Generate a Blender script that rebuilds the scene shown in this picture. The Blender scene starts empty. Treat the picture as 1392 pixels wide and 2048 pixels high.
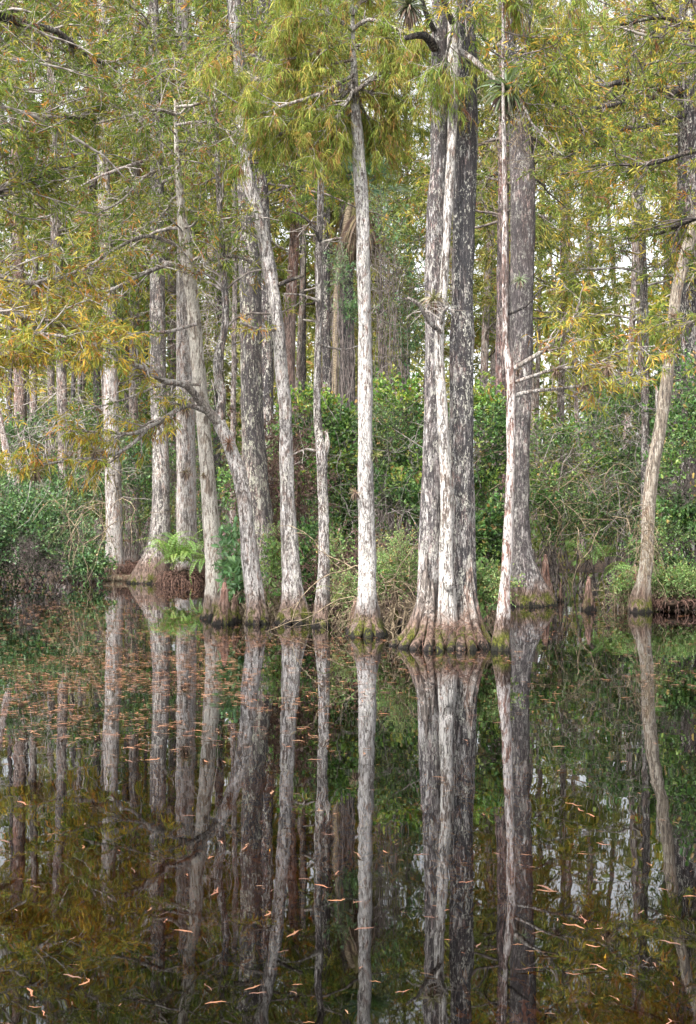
import bpy, math
import numpy as np

# ------------------------------------------------------------------ camera, sky, sun, exposure
S = bpy.context.scene
COL = S.collection
F = 2844.0          # focal length of the photograph in its own pixels
HOR = 1050.0        # its horizon row
CZ = 1.5            # camera height over the water
cam = bpy.data.cameras.new('camera')
camo = bpy.data.objects.new('camera', cam)
COL.objects.link(camo)
camo.location = (0, 0, CZ)
camo.rotation_euler = (math.radians(90), 0, 0)
cam.sensor_fit = 'VERTICAL'
cam.sensor_height = 36
cam.sensor_width = 24
cam.lens = 36 * F / 2048
cam.shift_y = (HOR - 1024) / 2048
cam.clip_end = 2000
S.camera = camo

SUN_EL, SUN_AZ = 50, 215      # degrees; azimuth is where the sun stands, clockwise from +Y (north)
world = bpy.data.worlds.new('World')
S.world = world
world.use_nodes = True
wn = world.node_tree
sky = wn.nodes.new('ShaderNodeTexSky')
sky.sky_type = 'NISHITA'
sky.sun_disc = False
sky.sun_elevation = math.radians(SUN_EL)
sky.sun_rotation = math.radians(SUN_AZ)
sky.air_density = 1.0
sky.dust_density = 4.0
sky.ozone_density = 1.0
hs = wn.nodes.new('ShaderNodeHueSaturation')
hs.inputs['Saturation'].default_value = 0.12      # cloud cover: the blue of the clear sky is washed out
wn.links.new(sky.outputs[0], hs.inputs['Color'])
bg = wn.nodes['Background']
wn.links.new(hs.outputs[0], bg.inputs['Color'])
bg.inputs['Strength'].default_value = 0.15
sun = bpy.data.lights.new('sun', 'SUN')
sun.energy = 1.5
sun.angle = math.radians(12)
sun.color = (1, 0.93, 0.84)
suno = bpy.data.objects.new('sun', sun)
COL.objects.link(suno)
suno.rotation_euler = (math.radians(90 - SUN_EL), 0, math.radians(180 - SUN_AZ))
S.view_settings.view_transform = 'Standard'
S.view_settings.look = 'None'
S.view_settings.gamma = 1
S.view_settings.use_curve_mapping = False
S.view_settings.exposure = 1.65
S.cycles.max_bounces = 8
S.cycles.diffuse_bounces = 3
S.cycles.glossy_bounces = 3
S.cycles.transparent_max_bounces = 8
S.cycles.use_denoising = True

# ------------------------------------------------------------------ maths helpers
rng = np.random.default_rng(7)
A = np.array


def W(px, py, d):
    return A([(px - 696) * d / F, d, CZ - (py - HOR) * d / F])


def dist(pyw):
    "distance of a point of the water surface seen at row pyw"
    return F * CZ / (pyw - HOR)


def nrm(v):
    return v / (np.linalg.norm(v, axis=-1, keepdims=True) + 1e-9)


def vnoise(p, seed=0):
    p = np.asarray(p, float)
    i = np.floor(p).astype(np.int64)
    f = p - i
    f = f * f * (3 - 2 * f)
    r = 0
    for a in (0, 1):
        for b in (0, 1):
            for c in (0, 1):
                h = (i[..., 0] + a) * 374761393 + (i[..., 1] + b) * 668265263 + (i[..., 2] + c) * 2147483647 + seed * 1274126177
                h = (h ^ (h >> 13)) * 1274126177 & 0xFFFFFFFF
                h = (h ^ (h >> 16)) & 0xFFFF
                w = (f[..., 0] if a else 1 - f[..., 0]) * (f[..., 1] if b else 1 - f[..., 1]) * (f[..., 2] if c else 1 - f[..., 2])
                r = r + w * h / 65535.0
    return r * 2 - 1


def smooth_path(P, spacing):
    "Catmull-Rom through the rows of P (any number of columns; the first three are x, y, z)"
    P = np.asarray(P, float)
    Q = np.vstack([2 * P[0] - P[1], P, 2 * P[-1] - P[-2]])
    out = []
    for i in range(1, len(Q) - 2):
        n = max(1, int(np.linalg.norm(Q[i + 1, :3] - Q[i, :3]) / spacing))
        t = np.linspace(0, 1, n, endpoint=False)[:, None]
        a, b, c, d = Q[i - 1], Q[i], Q[i + 1], Q[i + 2]
        out.append(0.5 * (2 * b + (c - a) * t + (2 * a - 5 * b + 4 * c - d) * t ** 2 + (3 * b - a - 3 * c + d) * t ** 3))
    out.append(P[-1:])
    return np.vstack(out)


# ------------------------------------------------------------------ objects
def tag(o, label=None, cat=None, group=None, kind=None):
    if label:
        o['label'] = label
    if cat:
        o['category'] = cat
    if group:
        o['group'] = group
    if kind:
        o['kind'] = kind
    return o


def empty(name, loc, label, cat, group=None):
    o = bpy.data.objects.new(name, None)
    COL.objects.link(o)
    o.location = loc
    o.empty_display_size = 0.2
    return tag(o, label, cat, group)


class Geo:
    def __init__(s):
        s.v, s.q, s.c, s.n = [], [], [], 0

    def add(s, v, q, c=None):
        s.v.append(np.asarray(v, np.float32))
        s.q.append(np.asarray(q, np.int64) + s.n)
        s.n += len(v)
        if c is not None:
            s.c.append(np.asarray(c, np.float32))
        return s

    def mesh(s, name, mat, off=(0, 0, 0), smooth=True):
        m = bpy.data.meshes.new(name)
        v = np.vstack(s.v) - A(off, np.float32)
        q = [x for x in s.q if len(x)]
        m.vertices.add(len(v))
        m.vertices.foreach_set('co', v.astype(np.float32).ravel())
        ls = np.concatenate([x.ravel() for x in q])
        cnt = np.concatenate([np.full(len(x), x.shape[1]) for x in q])
        m.loops.add(len(ls))
        m.loops.foreach_set('vertex_index', ls.astype(np.int32))
        m.polygons.add(len(cnt))
        m.polygons.foreach_set('loop_start', (np.cumsum(cnt) - cnt).astype(np.int32))
        m.polygons.foreach_set('use_smooth', np.full(len(cnt), smooth))
        if s.c:
            c = np.vstack(s.c)
            at = m.color_attributes.new('col', 'FLOAT_COLOR', 'POINT')
            at.data.foreach_set('color', np.hstack([c, np.ones((len(c), 1), np.float32)]).ravel())
        m.update(calc_edges=True)
        if mat:
            m.materials.append(mat)
        return m

    def obj(s, name, mat, parent=None, smooth=True, kind=None, label=None):
        if not s.v:
            return None
        off = A(parent.location) if parent else A([0, 0, 0])
        if parent and parent.parent:
            off = off + A(parent.parent.location)
        o = bpy.data.objects.new(name, s.mesh(name, mat, off, smooth))
        COL.objects.link(o)
        if parent:
            o.parent = parent
        return tag(o, label, None, None, kind)


def tubes(P, R, sides=4):
    "N polylines of k points -> tapered tubes"
    P = np.asarray(P, float)
    R = np.asarray(R, float)
    N, k, _ = P.shape
    t = np.empty_like(P)
    t[:, 1:-1] = P[:, 2:] - P[:, :-2]
    t[:, 0] = P[:, 1] - P[:, 0]
    t[:, -1] = P[:, -1] - P[:, -2]
    t = nrm(t)
    m = nrm(P[:, -1] - P[:, 0])
    a = np.where(np.abs(m[:, 2:3]) > 0.8, A([[1., 0.2, 0]]), A([[0, 0.1, 1.]]))[:, None, :]
    n = nrm(np.cross(t, np.broadcast_to(a, t.shape)))
    b = np.cross(t, n)
    th = np.arange(sides) * 2 * math.pi / sides
    V = P[:, :, None, :] + R[:, :, None, None] * (np.cos(th)[:, None] * n[:, :, None, :] + np.sin(th)[:, None] * b[:, :, None, :])
    V = V.reshape(-1, 3)
    i = (np.arange(N) * k * sides)[:, None, None] + (np.arange(k - 1) * sides)[None, :, None]
    j = np.arange(sides)[None, None, :]
    j2 = (j + 1) % sides
    q = np.stack(np.broadcast_arrays(i + j, i + j2, i + sides + j2, i + sides + j), -1).reshape(-1, 4)
    return V, q


def at(P, idx, t):
    "points and tangents of polylines P[idx] at parameter t in 0..1"
    k = P.shape[1]
    x = np.clip(t, 0, 0.9999) * (k - 1)
    i = x.astype(int)
    f = (x - i)[:, None]
    a, b = P[idx, i], P[idx, i + 1]
    return a * (1 - f) + b * f, nrm(b - a)


def spawn(P, R, n, t0, t1, length, ang, k=5, flat=0.5, grav=0.0, wob=0.25, rr=0.5, lvar=0.5, g=rng):
    "n side shoots from each polyline"
    N = P.shape[0]
    idx = np.repeat(np.arange(N), n)
    t = g.uniform(t0, t1, N * n)
    p, tg = at(P, idx, t)
    x = nrm(g.normal(size=(N * n, 3)) * A([1, 1, flat]))
    x = nrm(x - (x * tg).sum(1, keepdims=True) * tg)
    an = np.radians(ang) * g.uniform(0.6, 1.3, (N * n, 1))
    d = tg * np.cos(an) + x * np.sin(an)
    L = length * g.uniform(1 - lvar, 1 + lvar, N * n) * (1.15 - 0.6 * t)
    C = np.empty((N * n, k, 3))
    C[:, 0] = p
    for j in range(1, k):
        d = nrm(d + g.normal(size=d.shape) * wob + A([0, 0, -grav]))
        C[:, j] = C[:, j - 1] + d * (L / (k - 1))[:, None]
    rk = R[idx, np.clip((t * (P.shape[1] - 1)).astype(int), 0, P.shape[1] - 1)]
    CR = (rk * rr)[:, None] * np.linspace(1, 0.35, k)[None]
    return C, CR


def pick(pal, n, g, jit=0.18):
    w = A([p[0] for p in pal], float)
    c = A([p[1] for p in pal])[g.choice(len(pal), n, p=w / w.sum())]
    return c * g.uniform(1 - jit, 1 + jit, (n, 1)) * g.uniform(0.93, 1.07, (n, 3))


def blades(P, n, L, Wd, pal, g=rng, droop=0.3, spread=0.8, shape='blade', t0=0.05, own=0.3, flatn=0.0, zcol=None):
    "n narrow blades (or oval leaves) along each polyline; colour chosen per shoot, partly per leaf"
    N = P.shape[0]
    M = N * n
    idx = np.repeat(np.arange(N), n)
    p, tg = at(P, idx, g.uniform(t0, 1, M))
    x = nrm(g.normal(size=(M, 3)))
    d = nrm(tg * 0.6 + x * spread + A([0, 0, -droop]))
    s = g.normal(size=(M, 3))
    if flatn:
        s = s * A([1, 1, 1 - flatn])
    s = nrm(s - (s * d).sum(1, keepdims=True) * d)
    ln = (L * g.uniform(0.6, 1.3, M))[:, None]
    wd = (Wd * g.uniform(0.7, 1.25, M))[:, None] * 0.5
    c = pick(pal, N, g)[idx]
    o = g.random(M) < own
    c[o] = pick(pal, int(o.sum()), g)
    c = np.clip(c * g.uniform(0.62, 1.3, (M, 1)), 0.004, 0.9)
    if shape == 'blade':
        dn = A([0, 0, -1.]) * ln * droop * 0.25
        V = np.stack([p, p + d * ln * .45 + s * wd, p + d * ln + dn, p + d * ln * .45 - s * wd], 1)
        q = np.arange(M * 4).reshape(-1, 4)
        return V.reshape(-1, 3), q, np.repeat(c, 4, 0)
    nn = np.cross(d, s)
    a = d * ln
    lift = nn * wd * 0.45
    V = np.stack([p, p + a * .3 + s * wd * .8 + lift, p + a * .68 + s * wd + lift * 0.9, p + a - nn * wd * .3,
                  p + a * .68 - s * wd + lift * 0.9, p + a * .3 - s * wd * .8 + lift], 1)
    b = (np.arange(M) * 6)[:, None]
    q = np.vstack([b + A([[0, 1, 2, 3]]), b + A([[0, 3, 4, 5]])])
    return V.reshape(-1, 3), q, np.repeat(c, 6, 0)


def ribbons(P, Wd, col, g=rng, side=None):
    "N polylines of k points -> flat tapered strips"
    N, k, _ = P.shape
    m = nrm(P[:, -1] - P[:, 0])
    s = g.normal(size=(N, 3)) if side is None else side
    s = nrm(s - (s * m).sum(1, keepdims=True) * m)[:, None, :]
    w = np.asarray(Wd, float)[:, :, None] * .5
    V = np.stack([P + s * w, P - s * w], 2).reshape(-1, 3)
    i = (np.arange(N) * k * 2)[:, None] + (np.arange(k - 1) * 2)[None]
    q = np.stack([i, i + 1, i + 3, i + 2], -1).reshape(-1, 4)
    return V, q, np.repeat(col, 2 * k, 0)


# ------------------------------------------------------------------ materials
def newmat(name):
    m = bpy.data.materials.new(name)
    m.use_nodes = True
    nt = m.node_tree
    for n in list(nt.nodes):
        if n.type != 'OUTPUT_MATERIAL':
            nt.nodes.remove(n)
    out = [n for n in nt.nodes if n.type == 'OUTPUT_MATERIAL'][0]
    return m, nt, out


def N_(nt, t, **kw):
    n = nt.nodes.new(t)
    for k, v in kw.items():
        if hasattr(n, k):
            setattr(n, k, v)
        else:
            n.inputs[k].default_value = v
    return n


def mixc(nt, fac, a, b, mode='MIX'):
    n = nt.nodes.new('ShaderNodeMix')
    n.data_type = 'RGBA'
    n.blend_type = mode
    for s, v in ((0, fac), (6, a), (7, b)):
        if hasattr(v, 'is_output'):
            nt.links.new(v, n.inputs[s])
        elif s == 0:
            n.inputs[0].default_value = v
        else:
            n.inputs[s].default_value = (*v, 1)
    return n.outputs[2]


def ramp(nt, src, a, b, lo=0.0, hi=1.0):
    n = nt.nodes.new('ShaderNodeMapRange')
    n.interpolation_type = 'SMOOTHSTEP'
    nt.links.new(src, n.inputs[0])
    for i, v in enumerate((a, b, lo, hi)):
        n.inputs[i + 1].default_value = v
    return n.outputs[0]


def math_(nt, op, a, b=None):
    n = nt.nodes.new('ShaderNodeMath')
    n.operation = op
    n.use_clamp = False
    for i, v in enumerate((a, b)):
        if v is None:
            continue
        if hasattr(v, 'is_output'):
            nt.links.new(v, n.inputs[i])
        else:
            n.inputs[i].default_value = v
    return n.outputs[0]


def noise(nt, vec, scale, detail=4, rough=0.6, dist_=0.0):
    n = N_(nt, 'ShaderNodeTexNoise', Scale=scale, Detail=detail, Roughness=rough, Distortion=dist_)
    nt.links.new(vec, n.inputs['Vector'])
    return n.outputs[0]


def bark(name, base=(.27, .225, .205), pale=(.62, .58, .555), dark=(.045, .045, .05), pale_amt=.5, dark_amt=.4, up=0.03,
         seed=0, stain=True, spots=.5, scale=1.0, wet=True, crack=1.0, stain_h=1.0):
    m, nt, out = newmat(name)
    geo = nt.nodes.new('ShaderNodeNewGeometry')
    sep = nt.nodes.new('ShaderNodeSeparateXYZ')
    nt.links.new(geo.outputs['Position'], sep.inputs[0])
    z = sep.outputs[2]

    def mp(sx, sz, o=0.0):
        n = N_(nt, 'ShaderNodeMapping')
        nt.links.new(geo.outputs['Position'], n.inputs[0])
        n.inputs['Location'].default_value = (seed * 3.7 + o, o * 2.1, seed * 1.3)
        n.inputs['Scale'].default_value = (sx * scale, sx * scale, sz * scale)
        return n.outputs[0]
    fib = noise(nt, mp(30, 4.5), 1, 4, .65, .5)
    crk = noise(nt, mp(19, 3.6, 6), 1, 3, .6, .9)
    fine = noise(nt, mp(75, 26, 3), 1, 3, .75)
    patch = noise(nt, mp(10, 4.6, 1), 1, 8, .74, .5)
    dk = noise(nt, mp(6.5, 2.4, 2), 1, 8, .74, .4)
    big = noise(nt, mp(2.0, .55, 4), 1, 2, .5)
    zc = math_(nt, 'MINIMUM', z, 6.0)
    c = mixc(nt, ramp(nt, fib, .38, .62), tuple(x * .42 for x in base), base)
    c = mixc(nt, ramp(nt, big, .42, .6), c, mixc(nt, ramp(nt, fib, .38, .6), tuple(x * y * .5 for x, y in zip(base, (1.2, 1, .92))), tuple(x * y for x, y in zip(base, (1.3, 1.02, .92)))))
    # pale crust of lichen, broken by furrows
    pf = math_(nt, 'ADD', patch, math_(nt, 'MULTIPLY', math_(nt, 'SUBTRACT', fib, .5), .7))
    pf = math_(nt, 'ADD', pf, math_(nt, 'MULTIPLY', math_(nt, 'SUBTRACT', big, .5), .35))
    th = .5 + (.5 - pale_amt) * .32
    pf = math_(nt, 'SUBTRACT', pf, math_(nt, 'MULTIPLY', zc, up * .25))
    pl = mixc(nt, ramp(nt, fine, .35, .6), tuple(x * .72 for x in pale), pale)
    c = mixc(nt, ramp(nt, pf, th - .03, th + .09), c, pl)
    # black algae and moss, a little more of it higher up
    df = math_(nt, 'ADD', dk, math_(nt, 'MULTIPLY', zc, up * .6))
    df = math_(nt, 'SUBTRACT', df, math_(nt, 'MULTIPLY', math_(nt, 'SUBTRACT', fine, .5), .5))
    df = math_(nt, 'SUBTRACT', df, math_(nt, 'MULTIPLY', math_(nt, 'SUBTRACT', fib, .5), .8))
    th = .5 + (.5 - dark_amt) * .4
    df = ramp(nt, df, th - .05, th + .12, 0, .88)
    c = mixc(nt, df, c, dark)
    # irregular flecks of pale lichen on everything
    fl = noise(nt, mp(30, 15, 5), 1, 3, .6, 1.0)
    fl = math_(nt, 'ADD', fl, math_(nt, 'MULTIPLY', math_(nt, 'SUBTRACT', noise(nt, mp(4, 2, 7), 1, 3), .5), .5))
    c = mixc(nt, math_(nt, 'MULTIPLY', ramp(nt, fl, .565, .62), spots), c, tuple(x * y for x, y in zip(pale, (.92, .94, .86))))
    # furrows
    cr = ramp(nt, math_(nt, 'ABSOLUTE', math_(nt, 'SUBTRACT', crk, .5)), 0.0, .032, .7 * crack, 0)
    c = mixc(nt, cr, c, tuple(x * .35 for x in base))
    c = mixc(nt, ramp(nt, fine, .3, .46, .6, 0), c, tuple(x * .42 for x in base))
    if stain:
        zz = math_(nt, 'ADD', z, math_(nt, 'MULTIPLY', math_(nt, 'SUBTRACT', patch, .5), .55))
        st = mixc(nt, ramp(nt, fib, .38, .6), (.07, .045, .035), (.26, .17, .13))
        c = mixc(nt, ramp(nt, zz, .25 * stain_h, .55 * stain_h, .88, 0), c, st)
        mo = mixc(nt, ramp(nt, fine, .4, .6), (.045, .05, .012), (.165, .17, .03))
        mf = math_(nt, 'MULTIPLY', ramp(nt, zz, .16, .3, 1, 0), ramp(nt, noise(nt, mp(5, 2.5, 9), 1, 5, .7), .44, .56))
        c = mixc(nt, mf, c, mo)
        if wet:
            c = mixc(nt, ramp(nt, zz, .03, .09, .95, 0), c, (.018, .017, .016))
    p = N_(nt, 'ShaderNodeBsdfPrincipled', Roughness=.88)
    p.inputs['Specular IOR Level'].default_value = .25
    nt.links.new(c, p.inputs['Base Color'])
    bp = N_(nt, 'ShaderNodeBump', Strength=1, Distance=.035)
    nt.links.new(math_(nt, 'SUBTRACT', math_(nt, 'ADD', math_(nt, 'ADD', fib, math_(nt, 'MULTIPLY', fine, .5)), math_(nt, 'MULTIPLY', patch, .6)), cr), bp.inputs['Height'])
    nt.links.new(bp.outputs[0], p.inputs['Normal'])
    nt.links.new(p.outputs[0], out.inputs[0])
    return m


def leafmat(name, trans=.35, rough=.6, spec=.25, gain=1.0):
    m, nt, out = newmat(name)
    a = N_(nt, 'ShaderNodeVertexColor', layer_name='col')
    src = a.outputs[0]
    if gain != 1:
        src = mixc(nt, 1.0, src, (gain, gain, gain), 'MULTIPLY')
    p = N_(nt, 'ShaderNodeBsdfPrincipled', Roughness=rough)
    p.inputs['Specular IOR Level'].default_value = spec
    nt.links.new(src, p.inputs['Base Color'])
    t = N_(nt, 'ShaderNodeBsdfTranslucent')
    tc = mixc(nt, 1.0, src, (1.25, 1.35, .6), 'MULTIPLY')
    nt.links.new(tc, t.inputs[0])
    mx = N_(nt, 'ShaderNodeMixShader')
    mx.inputs[0].default_value = trans
    nt.links.new(p.outputs[0], mx.inputs[1])
    nt.links.new(t.outputs[0], mx.inputs[2])
    nt.links.new(mx.outputs[0], out.inputs[0])
    return m


def plain(name, c1, c2, scale=20, rough=.85, zs=1.0, bump=.4):
    m, nt, out = newmat(name)
    geo = nt.nodes.new('ShaderNodeNewGeometry')
    mpn = N_(nt, 'ShaderNodeMapping')
    nt.links.new(geo.outputs['Position'], mpn.inputs[0])
    mpn.inputs['Scale'].default_value = (1, 1, zs)
    n = noise(nt, mpn.outputs[0], scale, 5, .65)
    p = N_(nt, 'ShaderNodeBsdfPrincipled', Roughness=rough)
    p.inputs['Specular IOR Level'].default_value = .25
    nt.links.new(mixc(nt, ramp(nt, n, .38, .62), c1, c2), p.inputs['Base Color'])
    bp = N_(nt, 'ShaderNodeBump', Strength=bump, Distance=.02)
    nt.links.new(n, bp.inputs['Height'])
    nt.links.new(bp.outputs[0], p.inputs['Normal'])
    nt.links.new(p.outputs[0], out.inputs[0])
    return m


M_needle = leafmat('cypress_needles', .33, .7, .15)
M_leaf = leafmat('shrub_leaves', .3, .42, .45)
M_dry = leafmat('dry_leaves', .15, .9, .1)
M_twig = plain('twig_bark', (.14, .115, .1), (.42, .38, .35), 9)
M_twigdark = plain('dark_twig_bark', (.05, .043, .04), (.24, .2, .185), 7)
M_root = plain('root_fibre', (.05, .03, .025), (.22, .13, .1), 14)
M_stem = plain('vine_stem', (.12, .09, .06), (.38, .3, .2), 11)

# ------------------------------------------------------------------ water, ground
SH = A([(-3000, 1120), (-400, 1155), (255, 1157), (290, 1163), (408, 1166), (425, 1200), (520, 1215), (690, 1222), (830, 1225), (1000, 1222),
        (1048, 1180), (1085, 1138), (1215, 1138), (1246, 1190), (1300, 1205), (1400, 1208), (1900, 1215), (4000, 1225)], float)


def ground_z(x, y):
    px = 696 + x / np.maximum(y, 1) * F
    ds = F * CZ / (np.interp(px, SH[:, 0], SH[:, 1]) - HOR)
    ds = np.where(y < 3, 1e3, ds)
    wob = vnoise(np.stack([x * .7, y * .7, x * 0], -1), 3) * .8
    h = np.clip((y - ds + wob) * .22, -.75, .16)
    return h + vnoise(np.stack([x * 1.3, y * 1.3, x * 0], -1), 5) * .05 + vnoise(np.stack([x * 5, y * 5, x * 0], -1), 6) * .02


def build_ground():
    xs = np.concatenate([-np.geomspace(300, 16, 24), np.linspace(-15.5, 15.5, 140), np.geomspace(16, 300, 24)])
    ys = np.concatenate([np.linspace(-60, 2, 12), np.linspace(2.5, 15, 40), np.linspace(15.2, 50, 150), np.geomspace(51, 600, 40)])
    X, Y = np.meshgrid(xs, ys)
    V = np.stack([X, Y, ground_z(X, Y)], -1).reshape(-1, 3)
    n = len(xs)
    i = (np.arange(len(ys) - 1)[:, None] * n + np.arange(n - 1)[None]).ravel()
    m, nt, out = newmat('swamp_mud')
    geo = nt.nodes.new('ShaderNodeNewGeometry')
    sep = nt.nodes.new('ShaderNodeSeparateXYZ')
    nt.links.new(geo.outputs['Position'], sep.inputs[0])
    a = noise(nt, geo.outputs['Position'], 11, 6, .7)
    b = noise(nt, geo.outputs['Position'], 1.4, 4, .6)
    land = mixc(nt, ramp(nt, a, .42, .6), (.02, .014, .01), (.1, .058, .035))
    bed = mixc(nt, ramp(nt, a, .4, .62), (.004, .004, .003), (.014, .011, .005))
    bed = mixc(nt, ramp(nt, b, .6, .68), bed, (.06, .04, .01))
    c = mixc(nt, ramp(nt, sep.outputs[2], -.05, .02), bed, land)
    p = N_(nt, 'ShaderNodeBsdfPrincipled', Roughness=.9)
    nt.links.new(c, p.inputs['Base Color'])
    bp = N_(nt, 'ShaderNodeBump', Strength=.8, Distance=.05)
    nt.links.new(a, bp.inputs['Height'])
    nt.links.new(bp.outputs[0], p.inputs['Normal'])
    nt.links.new(p.outputs[0], out.inputs[0])
    Geo().add(V, np.stack([i, i + 1, i + n + 1, i + n], -1)).obj('swamp_ground', m, kind='structure')


build_ground()


def build_water():
    m, nt, out = newmat('tannin_water')
    geo = nt.nodes.new('ShaderNodeNewGeometry')
    mpn = N_(nt, 'ShaderNodeMapping')
    nt.links.new(geo.outputs['Position'], mpn.inputs[0])
    mpn.inputs['Scale'].default_value = (1, .55, 1)
    a = noise(nt, mpn.outputs[0], 3.2, 2, .5)
    b = noise(nt, mpn.outputs[0], .7, 2, .5)
    hgt = math_(nt, 'ADD', math_(nt, 'MULTIPLY', a, .25), b)
    bp = N_(nt, 'ShaderNodeBump', Strength=1.0, Distance=.0035)
    nt.links.new(hgt, bp.inputs['Height'])
    fr = N_(nt, 'ShaderNodeFresnel', IOR=1.5)
    nt.links.new(bp.outputs[0], fr.inputs['Normal'])
    gl = N_(nt, 'ShaderNodeBsdfGlossy', Roughness=.012)
    gl.inputs['Color'].default_value = (.95, .97, 1, 1)
    nt.links.new(bp.outputs[0], gl.inputs['Normal'])
    tr = N_(nt, 'ShaderNodeBsdfTransparent')
    tr.inputs[0].default_value = (.24, .16, .05, 1)
    mx = N_(nt, 'ShaderNodeMixShader')
    nt.links.new(fr.outputs[0], mx.inputs[0])
    nt.links.new(tr.outputs[0], mx.inputs[1])
    nt.links.new(gl.outputs[0], mx.inputs[2])
    nt.links.new(mx.outputs[0], out.inputs[0])
    v = A([[-300, -60, 0], [300, -60, 0], [300, 300, 0], [-300, 300, 0]], float)
    Geo().add(v, [[0, 1, 2, 3]]).obj('swamp_water', m, kind='structure', smooth=False)


build_water()

# ------------------------------------------------------------------ palettes (leaf colour, linear)
GREEN = (.135, .19, .045)
LIME = (.235, .275, .06)
YEL = (.4, .36, .085)
GOLD = (.5, .35, .06)
ORG = (.46, .22, .06)
RUST = (.24, .12, .06)
DEEP = (.08, .125, .03)
P_left = [(6, GREEN), (5, LIME), (1.8, YEL), (.8, ORG), (1.4, RUST), (1.6, DEEP)]
P_gold = [(1, GREEN), (3.5, LIME), (6, YEL), (3, GOLD), (2.0, ORG), (.6, RUST)]
P_right = [(4.4, GREEN), (5, LIME), (3, YEL), (1.3, GOLD), (.8, ORG), (.8, RUST), (1.4, DEEP)]
P_hang = [(4, (.17, .24, .05)), (5, (.28, .31, .07)), (2.4, (.4, .37, .09)), (1.5, (.42, .25, .09)), (.8, (.28, .14, .08))]
P_far = [(3, (.16, .19, .06)), (3, (.24, .25, .075)), (1.6, (.34, .29, .09)), (1.0, (.09, .12, .04)), (.3, (.3, .19, .08))]
B_left = [(5, (.085, .175, .07)), (4, (.15, .26, .1)), (1.6, (.05, .1, .05)), (.7, (.24, .32, .14)), (.12, (.35, .2, .08))]
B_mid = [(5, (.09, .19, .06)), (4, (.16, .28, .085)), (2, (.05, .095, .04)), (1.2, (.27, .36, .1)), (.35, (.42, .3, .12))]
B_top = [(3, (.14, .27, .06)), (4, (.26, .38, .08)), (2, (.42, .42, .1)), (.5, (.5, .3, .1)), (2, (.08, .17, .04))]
B_pale = [(4, (.24, .37, .13)), (4, (.17, .29, .1)), (2, (.34, .43, .17)), (.4, (.42, .3, .12))]


# ------------------------------------------------------------------ trees
def trunk_geo(path, sides, spacing, lobes=0.0, lobe_h=.35, rough=.012, seed=0, nl=5, close=True):
    "path rows x, y, z, r"
    g = np.random.default_rng(seed + 100)
    Q = smooth_path(path, spacing)
    P, R = Q[:, :3], np.maximum(Q[:, 3], .004)
    k = len(P)
    t = np.gradient(P, axis=0)
    t = nrm(t)
    ref = A([0, 1., 0]) if abs(t[0, 1]) < .8 else A([1., 0, 0])
    n = nrm(np.cross(t, ref))
    b = np.cross(t, n)
    th = np.arange(sides) * 2 * math.pi / sides
    ct, st = np.cos(th)[None], np.sin(th)[None]
    z = np.maximum(P[:, 2:3], 0)
    lob = 0
    for j in range(nl):
        lob = lob + np.cos((j + 2) * th[None] + g.uniform(0, 6.28) + z * g.uniform(-.6, .6)) / (nl ** .5)
    e = np.exp(-z / lobe_h)
    rad = R[:, None] * (1 + lobes * e * lob + .05 * vnoise(np.stack([ct * 1.3 + z * 0, st * 1.3 + z * 0, z * 1.1 + 0 * ct + seed], -1), seed))
    q = np.stack([P[:, 0:1] + R[:, None] * ct, P[:, 1:2] + R[:, None] * st, P[:, 2:3] + 0 * ct], -1)
    rad = rad + rough * (vnoise(q * A([16, 16, 1.8]) + seed, seed) + .6 * vnoise(q * A([34, 34, 5]) + seed, seed + 9)) * np.minimum(1, R[:, None] / .08)
    V = (P[:, None] + rad[..., None] * (ct[..., None] * n[:, None] + st[..., None] * b[:, None])).reshape(-1, 3)
    i = (np.arange(k - 1) * sides)[:, None]
    j = np.arange(sides)[None]
    q = np.stack(np.broadcast_arrays(i + j, i + (j + 1) % sides, i + sides + (j + 1) % sides, i + sides + j), -1).reshape(-1, 4)
    G = Geo().add(V, q)
    if close:
        G.q.append((np.arange(sides)[None] + (k - 1) * sides))
    return G


def crown(root, starts, dirs, L, r0, pal, mat, nsub=9, ntw=7, nbl=13, bl=.11, bw=.017, g=rng, grav=.05, droop=.3, stuff_branches=False,
          sub_len=.45, tw_len=.42, tflat=.4):
    "main branches from trunk points, twigs and needles on them"
    N = len(starts)
    k = 9
    P = np.empty((N, k, 3))
    P[:, 0] = starts
    d = nrm(dirs)
    Ls = L * g.uniform(.6, 1.25, N)
    for j in range(1, k):
        d = nrm(d + g.normal(size=d.shape) * .16 + A([0, 0, -grav]))
        P[:, j] = P[:, j - 1] + d * (Ls / (k - 1))[:, None]
    R = (r0 * g.uniform(.5, 1.1, N))[:, None] * np.linspace(1, .25, k)[None]
    if stuff_branches:
        Geo().add(*tubes(P, R, 5)).obj('branches', mat, root, kind='stuff')
    else:
        for i in range(N):
            Geo().add(*tubes(P[i:i + 1], R[i:i + 1], 7)).obj('branch', mat, root)
    C, CR = spawn(P, R, nsub, .12, 1, L * sub_len, 55, 6, .45, grav * .8, .22, .5, g=g)
    D, DR = spawn(C, np.maximum(CR, .004), ntw, .1, 1, tw_len, 50, 4, tflat, grav, .2, .5, g=g)
    T = Geo()
    if stuff_branches:
        T.add(*tubes(C[:, ::2], np.clip(CR[:, ::2], .004, .03), 3))
    else:
        T.add(*tubes(C[:, [0, 2, 5]], np.clip(CR[:, [0, 2, 5]], .004, .03), 3))
        T.add(*tubes(D[:, [0, 1, 3]], np.clip(DR[:, [0, 1, 3]], .0025, .006), 3))
    T.obj('twigs', mat, root, kind='stuff')
    if nbl:
        V, q, c = blades(D, nbl, bl, bw, pal, g, droop)
        Geo().add(V, q, c).obj('foliage', M_needle, root, smooth=False, kind='stuff')
    return P


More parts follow.
